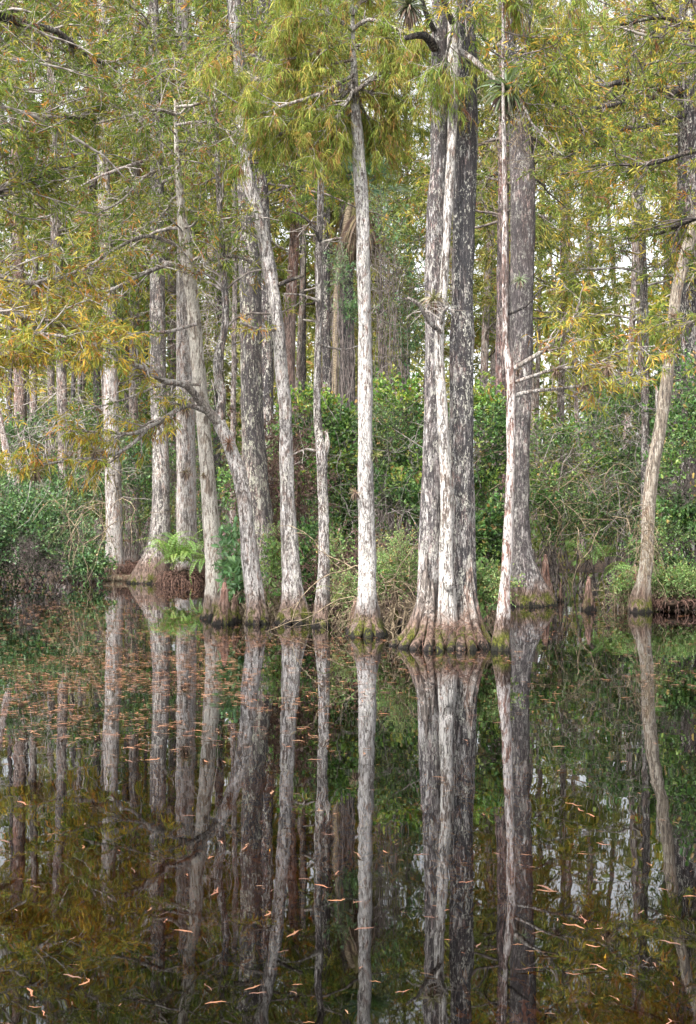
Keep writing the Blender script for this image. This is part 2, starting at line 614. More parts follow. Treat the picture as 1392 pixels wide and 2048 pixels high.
def make_tree(label, d, pts, mat, group=None, sides=26, spacing=.12, lobes=.12, lobe_h=.35, rough=.012, seed=1, crown_rows=None, nb=8, L=2.0,
              r0=.035, pal=None, dy=0.0, name='cypress_tree', cat='tree', az=None, **ck):
    """pts: (px, py, width px) of the photograph from the root up, all at distance d (plus a lean dy away from the camera at the top)"""
    g = np.random.default_rng(seed * 13 + 5)
    path = []
    n = len(pts)
    for i, p in enumerate(pts):
        dd = d + dy * i / max(1, n - 1) + (g.uniform(-.08, .08) if i else 0)
        w = W(p[0], p[1], dd)
        path.append([*w, p[2] / 2 * dd / F])
    base = path[0]
    bz = ground_z(A([base[0]]), A([base[1]]))[0]
    path.insert(0, [base[0], base[1], min(bz, 0) - .15, base[3] * 1.12])
    if pts[-1][1] < 60:
        a, b = A(path[-2]), A(path[-1])
        e = b + (b - a) / np.linalg.norm((b - a)[:3]) * 3.0
        e[3] = b[3] * .6
        path.append(list(e))
    root = empty(name, (base[0], base[1], max(bz, 0)), label, cat, group)
    trunk_geo(path, sides, spacing, lobes, lobe_h, rough, seed).obj('trunk', mat, root)
    if crown_rows:
        lo, hi = crown_rows
        Q = smooth_path(path, .1)
        zl, zh = W(0, lo, d)[2], W(0, hi, d)[2]
        ids = np.where((Q[:, 2] > zl) & (Q[:, 2] < zh))[0]
        if len(ids):
            pk = np.sort(g.choice(ids, nb))
            th = g.uniform(0, 2 * math.pi, nb) if az is None else np.radians(g.uniform(az[0], az[1], nb))
            dirs = np.stack([np.cos(th), np.sin(th), g.uniform(-.05, .4, nb)], -1)
            crown(root, Q[pk, :3], dirs, L, r0, pal or P_left, M_twig if g.random() < .6 else M_twigdark, g=g, **ck)
    return root


def limb(root, pts, d, mat, dy=0.0, sides=10, name='branch', rough=.004, wig=.03, seed=0, dd=None, label=None):
    "an explicit branch of a tree: (px, py, width px), its tip dy metres nearer (-) or farther (+)"
    g = np.random.default_rng(seed + 77)
    n = len(pts)
    path = []
    for i, p in enumerate(pts):
        y = d + dy * i / (n - 1)
        path.append([*(W(p[0], p[1], y) + g.normal(size=3) * (wig if 0 < i < n - 1 else 0)), p[2] / 2 * y / F])
    trunk_geo(path, sides, .1, 0, 1, rough, seed).obj(name, mat, root, label=label)
    Q = smooth_path(path, .05)
    k = 14
    i = np.linspace(0, len(Q) - 1, k).astype(int)
    return Q[i, :3][None], Q[i, 3][None]


def leafy(root, Ps, Rs, pal, nsub=14, sub=.7, ntw=5, tw=.35, nbl=15, bl=.12, bw=.017, droop=.3, grav=.05, mat=None, g=rng, t0=.15, bare=False,
          flat=.35):
    "twigs and needles along explicit limbs"
    T, Fo = Geo(), Geo()
    for P, R in zip(Ps, Rs):
        C, CR = spawn(P, R, nsub, t0, 1, sub, 50, 6, flat, grav, .24, .45, g=g)
        D, DR = spawn(C, np.maximum(CR, .003), ntw, .15, 1, tw, 45, 4, .5, grav, .22, .5, g=g)
        T.add(*tubes(C, np.clip(CR, .0035, .02), 4))
        T.add(*tubes(D[:, [0, 1, 3]], np.clip(DR[:, [0, 1, 3]], .002, .005), 3))
        if not bare:
            Fo.add(*blades(D, nbl, bl, bw, pal, g, droop))
    T.obj('twigs', mat or M_twig, root, kind='stuff')
    if not bare:
        Fo.obj('foliage', M_needle, root, smooth=False, kind='stuff')


pale = bark('pale_cypress_bark', scale=1.15, dark=(.1, .09, .088), base=(.42, .34, .3), pale_amt=.8, dark_amt=.37, up=.025, seed=1)
pale2 = bark('pale_cypress_bark_streaked', scale=1.0, dark=(.1, .09, .088), base=(.42, .36, .32), pale_amt=.66, dark_amt=.3, up=.02, seed=2, crack=.7)
tan = bark('tan_cypress_bark', dark=(.1, .09, .088), base=(.4, .33, .27), pale=(.66, .61, .54), pale_amt=.8, dark_amt=.06, crack=.45, up=.02, seed=3, spots=.2)
grey = bark('grey_cypress_bark', scale=1.1, stain_h=1.7, base=(.36, .31, .285), dark=(.07, .065, .065), pale_amt=.55, dark_amt=.48, up=.03, seed=4, spots=.9)
darkb = bark('black_stained_bark', base=(.26, .21, .2), pale_amt=.42, dark_amt=.55, up=.03, seed=5, spots=1.0)
darker = bark('dark_background_bark', base=(.17, .14, .14), pale=(.4, .38, .36), pale_amt=.3, dark_amt=.62, up=.01, seed=6, spots=.6, stain=False)
pink = bark('pinkish_peeling_bark', base=(.32, .23, .2), pale=(.6, .52, .48), pale_amt=.35, dark_amt=.2, up=.02, seed=7, spots=.3, stain=False)
bgm = bark('grey_background_bark', base=(.3, .25, .23), pale=(.55, .5, .46), pale_amt=.45, dark_amt=.35, up=.01, seed=8, stain=False)
white = bark('white_slim_bark', dark=(.1, .09, .088), base=(.32, .22, .19), pale=(.68, .62, .59), pale_amt=.66, dark_amt=.12, up=.02, seed=9)
limbm = bark('branch_bark', base=(.36, .3, .26), pale=(.6, .56, .52), pale_amt=.6, dark_amt=.28, up=0, seed=10, stain=False, scale=1.4)
limbd = bark('dark_branch_bark', base=(.12, .1, .09), pale=(.4, .38, .33), pale_amt=.3, dark_amt=.55, up=0, seed=11, stain=False, scale=1.4)

# left bank group
tA = make_tree('pale straight cypress behind the left bank shrubs, leftmost of the thick pale trunks', 38.6,
               [(230, 1158, 46), (229, 1080, 35), (226, 950, 32), (223, 850, 31), (221, 700, 30), (216, 560, 28), (211, 450, 26), (206, 300, 24), (204, 150, 22), (204, 0, 20)],
               pale2, seed=11, crown_rows=(620, -100), nb=16, L=3.2, r0=.06, pal=P_left, nsub=10, ntw=8, nbl=14, bl=.17, bw=.03)
dB = dist(1166)
tB = make_tree('grey-white cypress with a wide flared foot beside the fern clump', dB,
               [(300, 1166, 86), (304, 1140, 66), (313, 1110, 52), (320, 1060, 41), (322, 950, 35), (317, 800, 32), (315, 600, 31), (316, 480, 29), (314, 350, 27), (310, 150, 25), (306, 0, 22)],
               grey, seed=12, lobes=.14, crown_rows=(560, -100), nb=16, L=3.0, r0=.055, pal=P_left, nsub=10, ntw=8, nbl=14, bl=.16, bw=.028)
tC = make_tree('broad pale cypress right behind the fern clump with peeling orange edge', 38.0,
               [(374, 1170, 60), (374, 1090, 44), (373, 1000, 39), (371, 850, 37), (370, 650, 35), (372, 430, 34), (370, 250, 30), (366, 100, 26), (362, 0, 24)],
               pale2, seed=13, crown_rows=(460, -100), nb=16, L=3.0, r0=.055, pal=P_left, nsub=10, ntw=8, nbl=14, bl=.16, bw=.028)
dD = dist(1237)
tD = make_tree('smooth pale cypress leaning slightly left with a pointed knee at its foot', dD,
               [(432, 1237, 62), (434, 1200, 52), (432, 1150, 42), (424, 1060, 34), (415, 950, 30), (407, 850, 27), (397, 740, 27), (386, 620, 26), (376, 540, 24), (364, 430, 19), (356, 340, 13), (352, 270, 8), (350, 200, 4)],
               tan, seed=14, lobes=.12, crown_rows=(520, 200), nb=11, L=1.9, r0=.03, pal=P_left, nbl=14, bl=.115, bw=.018)
dE = dist(1247)
tE = make_tree('forked leaning white cypress whose left limb arches over the water', dE,
               [(513, 1247, 44), (510, 1205, 38), (501, 1130, 34), (492, 1040, 30), (484, 975, 28), (462, 900, 27), (438, 845, 26)],
               pale, seed=15, lobes=.2, dy=.3)
P1 = limb(tE, [(438, 848, 22), (405, 802, 17), (370, 780, 14), (330, 765, 12), (290, 745, 11), (250, 722, 8)], dE + .3, limbm, dy=-1.4, seed=1)
P2 = limb(tE, [(436, 846, 20), (446, 790, 17), (441, 730, 17), (448, 640, 15), (444, 540, 13), (438, 400, 11), (434, 250, 9), (430, 120, 6)], dE + .3, grey, dy=.3, seed=2)
P3 = limb(tE, [(420, 826, 12), (380, 822, 10), (330, 838, 9), (270, 862, 8), (210, 868, 5), (140, 862, 3)], dE + .2, limbm, dy=-1.6, seed=3)
P4 = limb(tE, [(300, 850, 8), (265, 885, 8), (215, 910, 7), (150, 925, 6), (90, 930, 5), (10, 938, 3)], dE - .6, limbm, dy=-1.2, seed=4)
leafy(tE, [P3[0], P4[0]], [P3[1], P4[1]], P_gold, nsub=24, sub=.55, ntw=5, tw=.28, nbl=11, bl=.11, bw=.018, mat=M_twig, droop=.6)
leafy(tE, [P1[0]], [P1[1]], P_gold, nsub=10, sub=.5, ntw=4, tw=.3, nbl=8, bl=.11, bw=.018, mat=M_twig, t0=.6)
leafy(tE, [P2[0]], [P2[1]], P_left, nsub=34, sub=1.0, ntw=6, tw=.35, nbl=13, t0=.25, bl=.11)
tF = make_tree('thick lichen-blotched cypress standing directly behind the forked leaning one', dist(1216),
               [(527, 1216, 96), (524, 1170, 72), (520, 1080, 58), (512, 980, 52), (505, 850, 45), (503, 700, 43), (501, 550, 44), (496, 450, 38), (488, 320, 34), (482, 200, 32), (474, 80, 29), (468, 0, 27)],
               bark('blotched_lichen_bark', scale=0.95, base=(.34, .29, .27), dark=(.07, .065, .068), pale=(.6, .57, .5), pale_amt=.5, dark_amt=.56, up=.03, seed=21, spots=1),
               seed=16, lobes=.12, crown_rows=(300, -80), nb=9, L=2.2, r0=.04, pal=P_left, nbl=13, bl=.13, bw=.02)
dG = dist(1245)
tG = make_tree('curving slender cypress with white lower stem and fluted brown foot', dG,
               [(588, 1245, 74), (587, 1215, 54), (584, 1170, 40), (580, 1100, 35), (575, 1000, 28), (572, 900, 26), (570, 820, 25), (562, 730, 25), (555, 640, 25), (538, 535, 27), (517, 430, 26), (494, 350, 24), (484, 270, 20), (477, 130, 18), (470, 60, 17), (464, 0, 16)],
               bark('white_and_grey_bark', scale=1.1, dark=(.1, .09, .088), base=(.42, .36, .33), pale=(.66, .62, .6), pale_amt=.75, dark_amt=.43, up=.01, seed=22, spots=.8),
               seed=17, lobes=.22, crown_rows=(420, -80), nb=6, L=1.4, r0=.022, pal=P_left)
PB = limb(tG, [(566, 660, 8), (520, 655, 6), (480, 645, 5)], dG, limbm, dy=-.8, seed=5)
PB2 = limb(tG, [(556, 570, 9), (580, 565, 8), (606, 552, 7)], dG, limbd, dy=-.3, seed=6)
leafy(tG, [PB[0]], [PB[1]], P_gold, nsub=5, sub=.25, ntw=3, tw=.2, nbl=8)
tH = make_tree('tall dark cypress rising behind the blotched thick trunk', 31.5,
               [(530, 1195, 60), (530, 1100, 36), (531, 950, 32), (532, 800, 30), (530, 600, 30), (527, 450, 28), (520, 300, 26), (524, 150, 28), (527, 0, 28)],
               darkb, seed=18, crown_rows=(420, -80), nb=12, L=2.6, r0=.045, pal=P_left, nbl=13, bl=.14, bw=.023)
tI = make_tree('pink-barked cypress in the gap right of the curving slender one', 39,
               [(577, 1160, 34), (577, 900, 26), (578, 760, 24), (581, 620, 22), (588, 500, 20), (592, 400, 18), (596, 250, 16), (598, 0, 14)],
               pink, seed=19, crown_rows=(480, -80), nb=12, L=2.6, r0=.04, pal=P_right, nbl=11, bl=.16, bw=.027)
tJ = make_tree('thin black-barked cypress in the gap left of the slender two-tone stem', 47,
               [(606, 1140, 22), (606, 900, 17), (605, 780, 15), (605, 620, 14), (607, 450, 13), (609, 250, 12), (610, 0, 10)],
               darker, seed=20, crown_rows=(520, -80), nb=12, L=3, r0=.05, pal=P_right, nbl=11, bl=.2, bw=.033)
dK = dist(1252)
tK = make_tree('slim two-tone cypress with a short snag fork halfway up', dK,
               [(643, 1252, 42), (644, 1225, 36), (647, 1160, 25), (648, 1080, 22), (646, 980, 20), (643, 905, 21), (636, 860, 15), (634, 780, 14), (638, 620, 14), (638, 520, 14), (641, 400, 13), (645, 300, 11), (648, 180, 9), (650, 60, 7), (651, 0, 6)],
               bark('two_tone_bark', scale=1.35, dark=(.1, .09, .088), pale=(.64, .6, .58), pale_amt=.65, dark_amt=.45, up=.015, seed=23, spots=.9), seed=21, lobes=.14, crown_rows=(330, -60), nb=4, L=.9, r0=.012, pal=P_right, sides=20)
limb(tK, [(644, 915, 16), (651, 890, 11), (652, 862, 5)], dK, limbm, name='snag', seed=7)
PK = [limb(tK, [(640, 905, 7), (618, 900, 5), (588, 908, 3)], dK, limbm, dy=-.3, seed=8), limb(tK, [(636, 602, 6), (600, 592, 4), (568, 588, 2)], dK, limbm, dy=-.2, seed=9),
      limb(tK, [(640, 482, 8), (620, 450, 7), (598, 436, 5), (580, 422, 3)], dK, limbd, dy=-.3, seed=10), limb(tK, [(645, 485, 6), (668, 478, 5), (684, 476, 3)], dK, limbm, dy=-.3, seed=12),
      limb(tK, [(640, 690, 4), (690, 698, 3), (720, 690, 2)], dK, limbm, dy=.4, seed=14)]
leafy(tK, [p[0] for p in PK], [p[1] for p in PK], P_right, nsub=4, sub=.35, ntw=2, tw=.25, bare=True)
tL = make_tree('dark cypress half hidden right behind the slim two-tone one', 37,
               [(655, 1180, 24), (655, 900, 18), (654, 780, 17), (652, 620, 16), (652, 450, 15), (654, 250, 14), (655, 0, 12)],
               darkb, seed=22, crown_rows=(420, -80), nb=9, L=2.4, r0=.04, pal=P_right, nbl=11, bl=.15, bw=.025)
tN = make_tree('thick dark trunk in deep shade behind the cabbage palm', 40,
               [(697, 1170, 44), (696, 900, 34), (695, 780, 32), (693, 600, 28), (692, 480, 26), (690, 300, 24), (690, 0, 20)],
               darker, seed=23, crown_rows=(400, -80), nb=10, L=2.6, r0=.04, pal=P_right, nbl=11, bl=.16, bw=.027)
dO = dist(1271)
tO = make_tree('clean white-barked cypress standing alone in the middle with a mossy foot', dO,
               [(736, 1271, 76), (736, 1240, 56), (736, 1190, 38), (735, 1120, 35), (732, 1000, 33), (730, 850, 29), (730, 700, 28), (728, 560, 27), (725, 430, 26), (719, 330, 25), (715, 270, 23), (710, 200, 18), (707, 120, 12), (705, 40, 8)],
               bark('white_column_bark', scale=1.4, dark=(.1, .09, .088), base=(.42, .36, .33), pale=(.7, .665, .64), pale_amt=.85, dark_amt=.12, up=.02, seed=24, spots=.9), seed=24, lobes=.2)
tU = make_tree('dark reddish cypress behind the left edge of the big flared right-hand trunk', 32.5,
               [(995, 1190, 60), (998, 1100, 36), (1001, 1000, 28), (1003, 850, 26), (1004, 700, 25), (1006, 500, 24), (1008, 300, 22), (1010, 0, 18)],
               bark('reddish_dark_bark', base=(.28, .19, .18), pale=(.5, .44, .42), pale_amt=.35, dark_amt=.5, up=.01, seed=25, stain=False), seed=25, crown_rows=(450, -80), nb=9, L=2.4, r0=.04, pal=P_right, nbl=12, bl=.14, bw=.023)

# the three-trunked giant
dP = dist(1297)
tP = empty('triple_trunk_cypress', W(880, 1297, dP), 'largest cypress: three trunks on one mossy root mass in front', 'tree')
P_m = bark('grey_ribbed_bark', scale=1.25, base=(.36, .31, .3), pale=(.58, .55, .53), pale_amt=.6, dark_amt=.46, dark=(.07, .065, .068), up=.035, seed=31, spots=.8)
Q_m = bark('white_flaking_bark', scale=1.15, dark=(.1, .09, .088), base=(.34, .27, .23), pale=(.7, .66, .62), pale_amt=.85, dark_amt=.24, up=.02, seed=32, spots=.4)
R_m = bark('black_spotted_bark', scale=1.3, base=(.27, .24, .235), pale=(.58, .55, .52), pale_amt=.48, dark_amt=.56, up=.04, seed=33, spots=1)


def stem(root, pts, d, mat, seed, sides=34, lobes=.1, rough=.012, dy=0., label=None, lobe_h=.35):
    g = np.random.default_rng(seed)
    path = [[*W(p[0], p[1], d + dy * i / len(pts)), p[2] / 2 * d / F] for i, p in enumerate(pts)]
    path.insert(0, [path[0][0], path[0][1], -.6, path[0][3] * 1.1])
    a, b = A(path[-2]), A(path[-1])
    if pts[-1][1] < 60:
        e = b + (b - a) / np.linalg.norm((b - a)[:3]) * 3
        e[3] = b[3] * .7
        path.append(list(e))
    trunk_geo(path, sides, .09, lobes, lobe_h, rough, seed).obj('trunk', mat, root, label=label)


stem(tP, [(856, 1290, 62), (856, 1250, 54), (857, 1200, 48), (860, 1100, 44), (862, 1000, 41), (864, 850, 36), (868, 700, 35), (871, 500, 37), (879, 330, 38), (880, 200, 38), (879, 100, 34), (879, 0, 32)], dP + .5, P_m, 31, label='grey ribbed left trunk', rough=.016, lobes=.16)
stem(tP, [(897, 1292, 62), (895, 1240, 42), (893, 1180, 33), (892, 1100, 29), (893, 1000, 25), (888, 880, 21), (881, 760, 20), (878, 670, 19), (884, 600, 17), (892, 500, 17), (897, 400, 18), (903, 300, 19), (906, 180, 19), (905, 90, 22), (905, 0, 18)], dP + .12, Q_m, 32, sides=28, label='slim white front trunk', lobes=.14)
stem(tP, [(928, 1290, 78), (928, 1250, 68), (928, 1200, 57), (926, 1120, 52), (924, 1000, 49), (922, 850, 47), (924, 700, 46), (926, 500, 45), (930, 350, 44), (933, 230, 42), (934, 100, 38), (932, 0, 35)], dP + .45, R_m, 33, label='black lichen-spotted right trunk', rough=.016, lobes=.16)


def burl(root, px, py, d, r, mat, seed):
    g = np.random.default_rng(seed)
    c = W(px, py, d)
    u, v = np.meshgrid(np.linspace(0, 2 * math.pi, 15)[:-1], np.linspace(.05, math.pi - .05, 9))
    P = np.stack([np.cos(u) * np.sin(v), np.sin(u) * np.sin(v), np.cos(v)], -1)
    rr = r * (1 + .3 * vnoise(P * 2.2 + seed, seed))[..., None]
    V = (c + P * rr * A([1, .9, 1.2])).reshape(-1, 3)
    i = (np.arange(8) * 14)[:, None]
    j = np.arange(14)[None]
    q = np.stack([i + j, i + (j + 1) % 14, i + 14 + (j + 1) % 14, i + 14 + j], -1).reshape(-1, 4)
    Geo().add(V, q).obj('burl', mat, root)


burl(tP, 898, 1168, dP - .0, .075, Q_m, 3)


def roots(root, px, d, pyw, lst, mat, seed=0):
    "buttress ridges: each (dx px at the foot, height px, foot thickness px, dz) falls from the trunk to the water"
    g = np.random.default_rng(seed)
    for i, (dx, h, w, dz) in enumerate(lst):
        s = dx / abs(dx) if dx else 1
        foot = W(px + dx, pyw + 6, d + dz)
        mid = W(px + dx * .62, pyw - h * .32, d + dz * .6)
        top = W(px + dx * .32, pyw - h, d + dz * .15)
        hi = W(px + dx * .25, pyw - h * 1.6, d + dz * .05 + .02)
        r = w / 2 * d / F
        under = foot + A([(foot[0] - mid[0]) * .3, dz * .1, -.3])
        trunk_geo([[*hi, r * .35], [*top, r * .8], [*mid, r], [*foot, r * 1.25], [*under, r * 1.3]], 14, .05, 0, 1, .012, seed + i).obj('buttress_root', mat, root)


rootm = bark('mossy_root_bark', base=(.3, .25, .22), pale=(.5, .46, .42), pale_amt=.5, dark_amt=.4, up=0, seed=41, spots=.1)
roots(tP, 868, dP + .3, 1292, [(-84, 95, 16, .1), (-62, 110, 17, -.2), (-40, 85, 15, -.4), (-12, 84, 14, -.6), (12, 60, 13, -.6), (-75, 70, 14, .5)], rootm, 1)
roots(tP, 925, dP + .3, 1294, [(60, 120, 15, 0), (44, 110, 16, -.3), (20, 80, 15, -.5), (-4, 64, 16, -.55), (-24, 50, 13, -.5), (54, 80, 15, .5)], rootm, 2)
roots(tO, 736, dO, 1270, [(-38, 60, 16, .1), (-24, 50, 16, -.25), (0, 40, 16, -.3), (22, 55, 14, -.2)], rootm, 3)
roots(tG, 588, dG, 1244, [(-30, 50, 14, .1), (-14, 45, 14, -.3), (10, 40, 14, -.3), (30, 60, 12, 0)], rootm, 4)
roots(tD, 430, dD, 1236, [(-24, 50, 14, 0), (-8, 36, 12, -.25), (14, 40, 14, -.2)], rootm, 5)
roots(tE, 512, dE, 1247, [(-16, 40, 12, -.1), (0, 34, 12, -.2), (16, 46, 12, -.1)], rootm, 6)
roots(tB, 302, dB, 1167, [(-34, 46, 14, 0), (-12, 36, 14, -.4), (14, 30, 12, -.4)], rootm, 7)
roots(tK, 643, dK, 1252, [(-14, 34, 10, -.05), (4, 26, 10, -.18), (15, 30, 9, 0)], rootm, 8)

g1 = np.random.default_rng(41)
LP = [limb(tP, [(884, 665, 10), (862, 640, 9), (840, 615, 8), (816, 596, 6)], dP + .1, limbm, dy=-.5, seed=20),
      limb(tP, [(881, 650, 9), (884, 628, 8), (897, 612, 5)], dP + .1, limbm, dy=-.3, seed=21),
      limb(tP, [(870, 96, 20), (845, 82, 16), (812, 76, 10)], dP + .4, limbd, dy=-.4, seed=22),
      limb(tP, [(868, 60, 12), (848, 30, 10), (838, -20, 8)], dP + .4, limbd, dy=-.3, seed=23),
      limb(tP, [(905, 45, 14), (895, 15, 12), (878, -30, 10)], dP, limbd, dy=-.3, seed=25),
      limb(tP, [(922, 103, 12), (950, 128, 12), (985, 165, 9), (1040, 215, 6), (1075, 250, 4), (1125, 310, 2)], dP + .3, limbm, dy=-.9, seed=24),
      limb(tP, [(906, 35, 10), (930, 18, 8), (960, 4, 6)], dP + .3, limbm, dy=-.5, seed=26)]
leafy(tP, [LP[1][0], LP[5][0]], [LP[1][1], LP[5][1]], P_right, nsub=7, sub=.4, ntw=3, tw=.25, nbl=8, g=g1, bare=True)

# slim white stem and its long right branches
dS = dist(1301)
tS = make_tree('slim white cypress stem beside the giant root with long branches to the right', dS,
               [(1001, 1301, 32), (1004, 1260, 30), (1008, 1220, 26), (1012, 1160, 20), (1017, 1050, 19), (1021, 920, 17), (1022, 790, 18), (1018, 730, 17), (1012, 690, 12), (1009, 560, 11), (1010, 420, 10), (1008, 300, 9), (1006, 150, 7), (1006, 0, 6)],
               white, seed=26, sides=24, lobes=.2, crown_rows=(200, -60), nb=5, L=1.2, r0=.015, pal=P_right)
SP = [limb(tS, [(1020, 742, 11), (1050, 722, 10), (1085, 702, 9), (1115, 688, 7), (1136, 655, 5), (1160, 600, 3)], dS, limbm, dy=-.6, seed=30),
      limb(tS, [(1024, 766, 8), (1070, 758, 7), (1120, 742, 6), (1180, 732, 5), (1250, 712, 4), (1310, 692, 2)], dS, limbm, dy=-.7, seed=31),
      limb(tS, [(1026, 792, 10), (1070, 784, 8), (1120, 776, 6), (1180, 764, 5), (1240, 752, 3), (1290, 742, 2)], dS, limbm, dy=-.2, seed=32),
      limb(tS, [(1012, 630, 6), (1050, 614, 5), (1080, 580, 3)], dS, limbd, dy=-.3, seed=33)]
leafy(tS, [p[0] for p in SP[:3]], [p[1] for p in SP[:3]], P_gold, nsub=15, sub=.5, ntw=4, tw=.28, nbl=8, bl=.11, bw=.016, t0=.3, droop=.35, mat=M_twig)

dT = dist(1211)
tT = make_tree('massive furrowed cypress with a broad flared foot, right of the centre giant', dT,
               [(1060, 1211, 98), (1053, 1170, 70), (1045, 1110, 46), (1041, 1030, 37), (1041, 900, 36), (1042, 780, 40), (1044, 680, 45), (1045, 520, 48), (1045, 400, 49), (1042, 300, 49), (1036, 200, 48), (1030, 120, 42)],
               bark('furrowed_peeling_bark', scale=1.05, base=(.36, .31, .3), pale=(.55, .52, .5), pale_amt=.45, dark_amt=.6, dark=(.07, .062, .065), up=.03, seed=27, spots=.5), seed=27, lobes=.14, rough=.02, sides=34,
               crown_rows=(420, 120), nb=8, L=2.2, r0=.04, pal=P_right, bl=.12, bw=.02)
limb(tT, [(1018, 150, 30), (1010, 60, 26), (1006, -30, 24), (1004, -140, 20)], dT, darkb, name='forked_stem', sides=18, seed=40, rough=.014)
limb(tT, [(1042, 150, 34), (1052, 60, 30), (1056, -30, 28), (1058, -140, 24)], dT, darkb, name='forked_stem', sides=18, seed=41, rough=.014)
roots(tT, 1055, dT, 1210, [(42, 70, 14, 0), (22, 50, 16, -.4), (-6, 40, 16, -.4), (-34, 50, 14, -.2)], rootm, 9)

dV = dist(1224)
tV = make_tree('bent tan tree at the right with a broken snag and stubby brown foot', dV,
               [(1279, 1224, 50), (1281, 1195, 44), (1287, 1165, 30), (1294, 1120, 27), (1296, 1050, 26), (1302, 960, 26), (1316, 880, 25), (1324, 830, 25), (1334, 760, 24), (1344, 660, 22), (1351, 600, 22), (1363, 540, 23), (1380, 480, 24), (1396, 440, 22), (1420, 380, 20), (1450, 300, 18)],
               bark('tan_scaly_bark', dark=(.1, .09, .088), base=(.4, .33, .26), pale=(.54, .48, .4), pale_amt=.65, dark_amt=.1, crack=.5, up=.03, seed=28, spots=.3), seed=28, lobes=.08, rough=.008, name='bent_tree')
limb(tV, [(1325, 838, 20), (1318, 805, 15), (1312, 772, 3)], dV, limbm, name='snag', seed=42)
W1 = make_tree('heavy dark cypress on the far right edge above the bent tan tree', 29,
               [(1362, 1180, 74), (1366, 1000, 54), (1370, 800, 50), (1372, 600, 48), (1376, 420, 46), (1379, 250, 46), (1378, 120, 44), (1380, 0, 40)],
               darkb, seed=29, rough=.018, crown_rows=(640, -80), nb=12, L=2.6, r0=.05, pal=P_right, bl=.125, bw=.02)
WP = [limb(W1, [(1360, 195, 14), (1310, 180, 13), (1260, 160, 12), (1200, 172, 10), (1150, 168, 7)], 28.9, limbd, dy=-2.5, seed=50),
      limb(W1, [(1362, 180, 12), (1320, 190, 11), (1260, 200, 12), (1200, 218, 12), (1140, 222, 10), (1100, 200, 8), (1078, 192, 6)], 28.8, limbd, dy=-3.5, seed=51),
      limb(W1, [(1372, 228, 8), (1300, 250, 7), (1230, 262, 6), (1160, 305, 5), (1110, 325, 3)], 28.8, limbd, dy=-4, seed=52)]
leafy(W1, [p[0] for p in WP], [p[1] for p in WP], P_right, nsub=26, sub=.9, ntw=6, tw=.35, nbl=12, bl=.11, bw=.017, mat=M_twigdark)
tX = make_tree('thin spotted cypress between the furrowed giant and the right edge', 29.5,
               [(1293, 1185, 26), (1291, 900, 18), (1290, 680, 15), (1286, 520, 15), (1281, 400, 14), (1274, 260, 13), (1269, 120, 12), (1266, 0, 11)],
               grey, seed=30, crown_rows=(660, -80), nb=14, L=2.2, r0=.035, pal=P_right, bl=.13, bw=.022)

# left-edge trees
make_tree('thin white leaning trunk rising from the shrubs at the far left edge', 41, [(40, 1150, 22), (30, 1000, 17), (20, 940, 15), (8, 880, 14), (-4, 820, 12), (-30, 700, 10)], white, seed=34)
make_tree('shaggy grey-pink cypress standing near the left edge', 43,
          [(44, 1165, 40), (42, 1000, 26), (41, 850, 25), (40, 700, 24), (38, 560, 23), (34, 400, 21), (30, 200, 18), (28, 0, 16)],
          pink, seed=35, crown_rows=(600, -80), nb=14, L=2.8, r0=.05, pal=P_left, bl=.15, bw=.025)
make_tree('rough grey cypress between the left edge and the pale straight one', 42,
          [(130, 1165, 36), (126, 1000, 22), (125, 850, 20), (122, 700, 20), (116, 550, 21), (110, 430, 22), (104, 320, 22), (102, 200, 18), (100, 0, 14)],
          bgm, seed=36, crown_rows=(520, -80), nb=16, L=2.8, r0=.05, pal=P_left, bl=.15, bw=.025)
make_tree('twiggy grey snag behind the shaggy trunk at the left edge', 45, [(72, 1155, 26), (68, 900, 16), (66, 700, 15), (70, 500, 13), (66, 300, 12), (60, 0, 10)], bgm, seed=37,
          crown_rows=(700, -80), nb=14, L=3, r0=.05, pal=P_left, bl=.2, bw=.033)
make_tree('grey trunk half hidden between the pale straight one and the flared one', 44, [(262, 1160, 34), (266, 900, 20), (268, 700, 18), (270, 500, 18), (272, 250, 16), (272, 0, 12)], bgm, seed=38,
          crown_rows=(620, -80), nb=14, L=3, r0=.05, pal=P_left, bl=.19, bw=.032)
make_tree('dim grey trunk behind the broad pale one and the smooth leaning one', 46, [(290, 1110, 40), (350, 900, 22), (346, 700, 20), (344, 500, 18), (342, 250, 16), (340, 0, 12)], bgm, seed=39,
          crown_rows=(560, -80), nb=14, L=3, r0=.05, pal=P_left, bl=.19, bw=.032)
make_tree('slim grey pole left of the blotched thick trunk', 35, [(466, 1190, 16), (466, 900, 11), (468, 700, 10), (470, 500, 10), (466, 300, 9), (464, 0, 8)], bgm, seed=40,
          crown_rows=(450, -80), nb=8, L=2, r0=.03, pal=P_left, bl=.14, bw=.024)

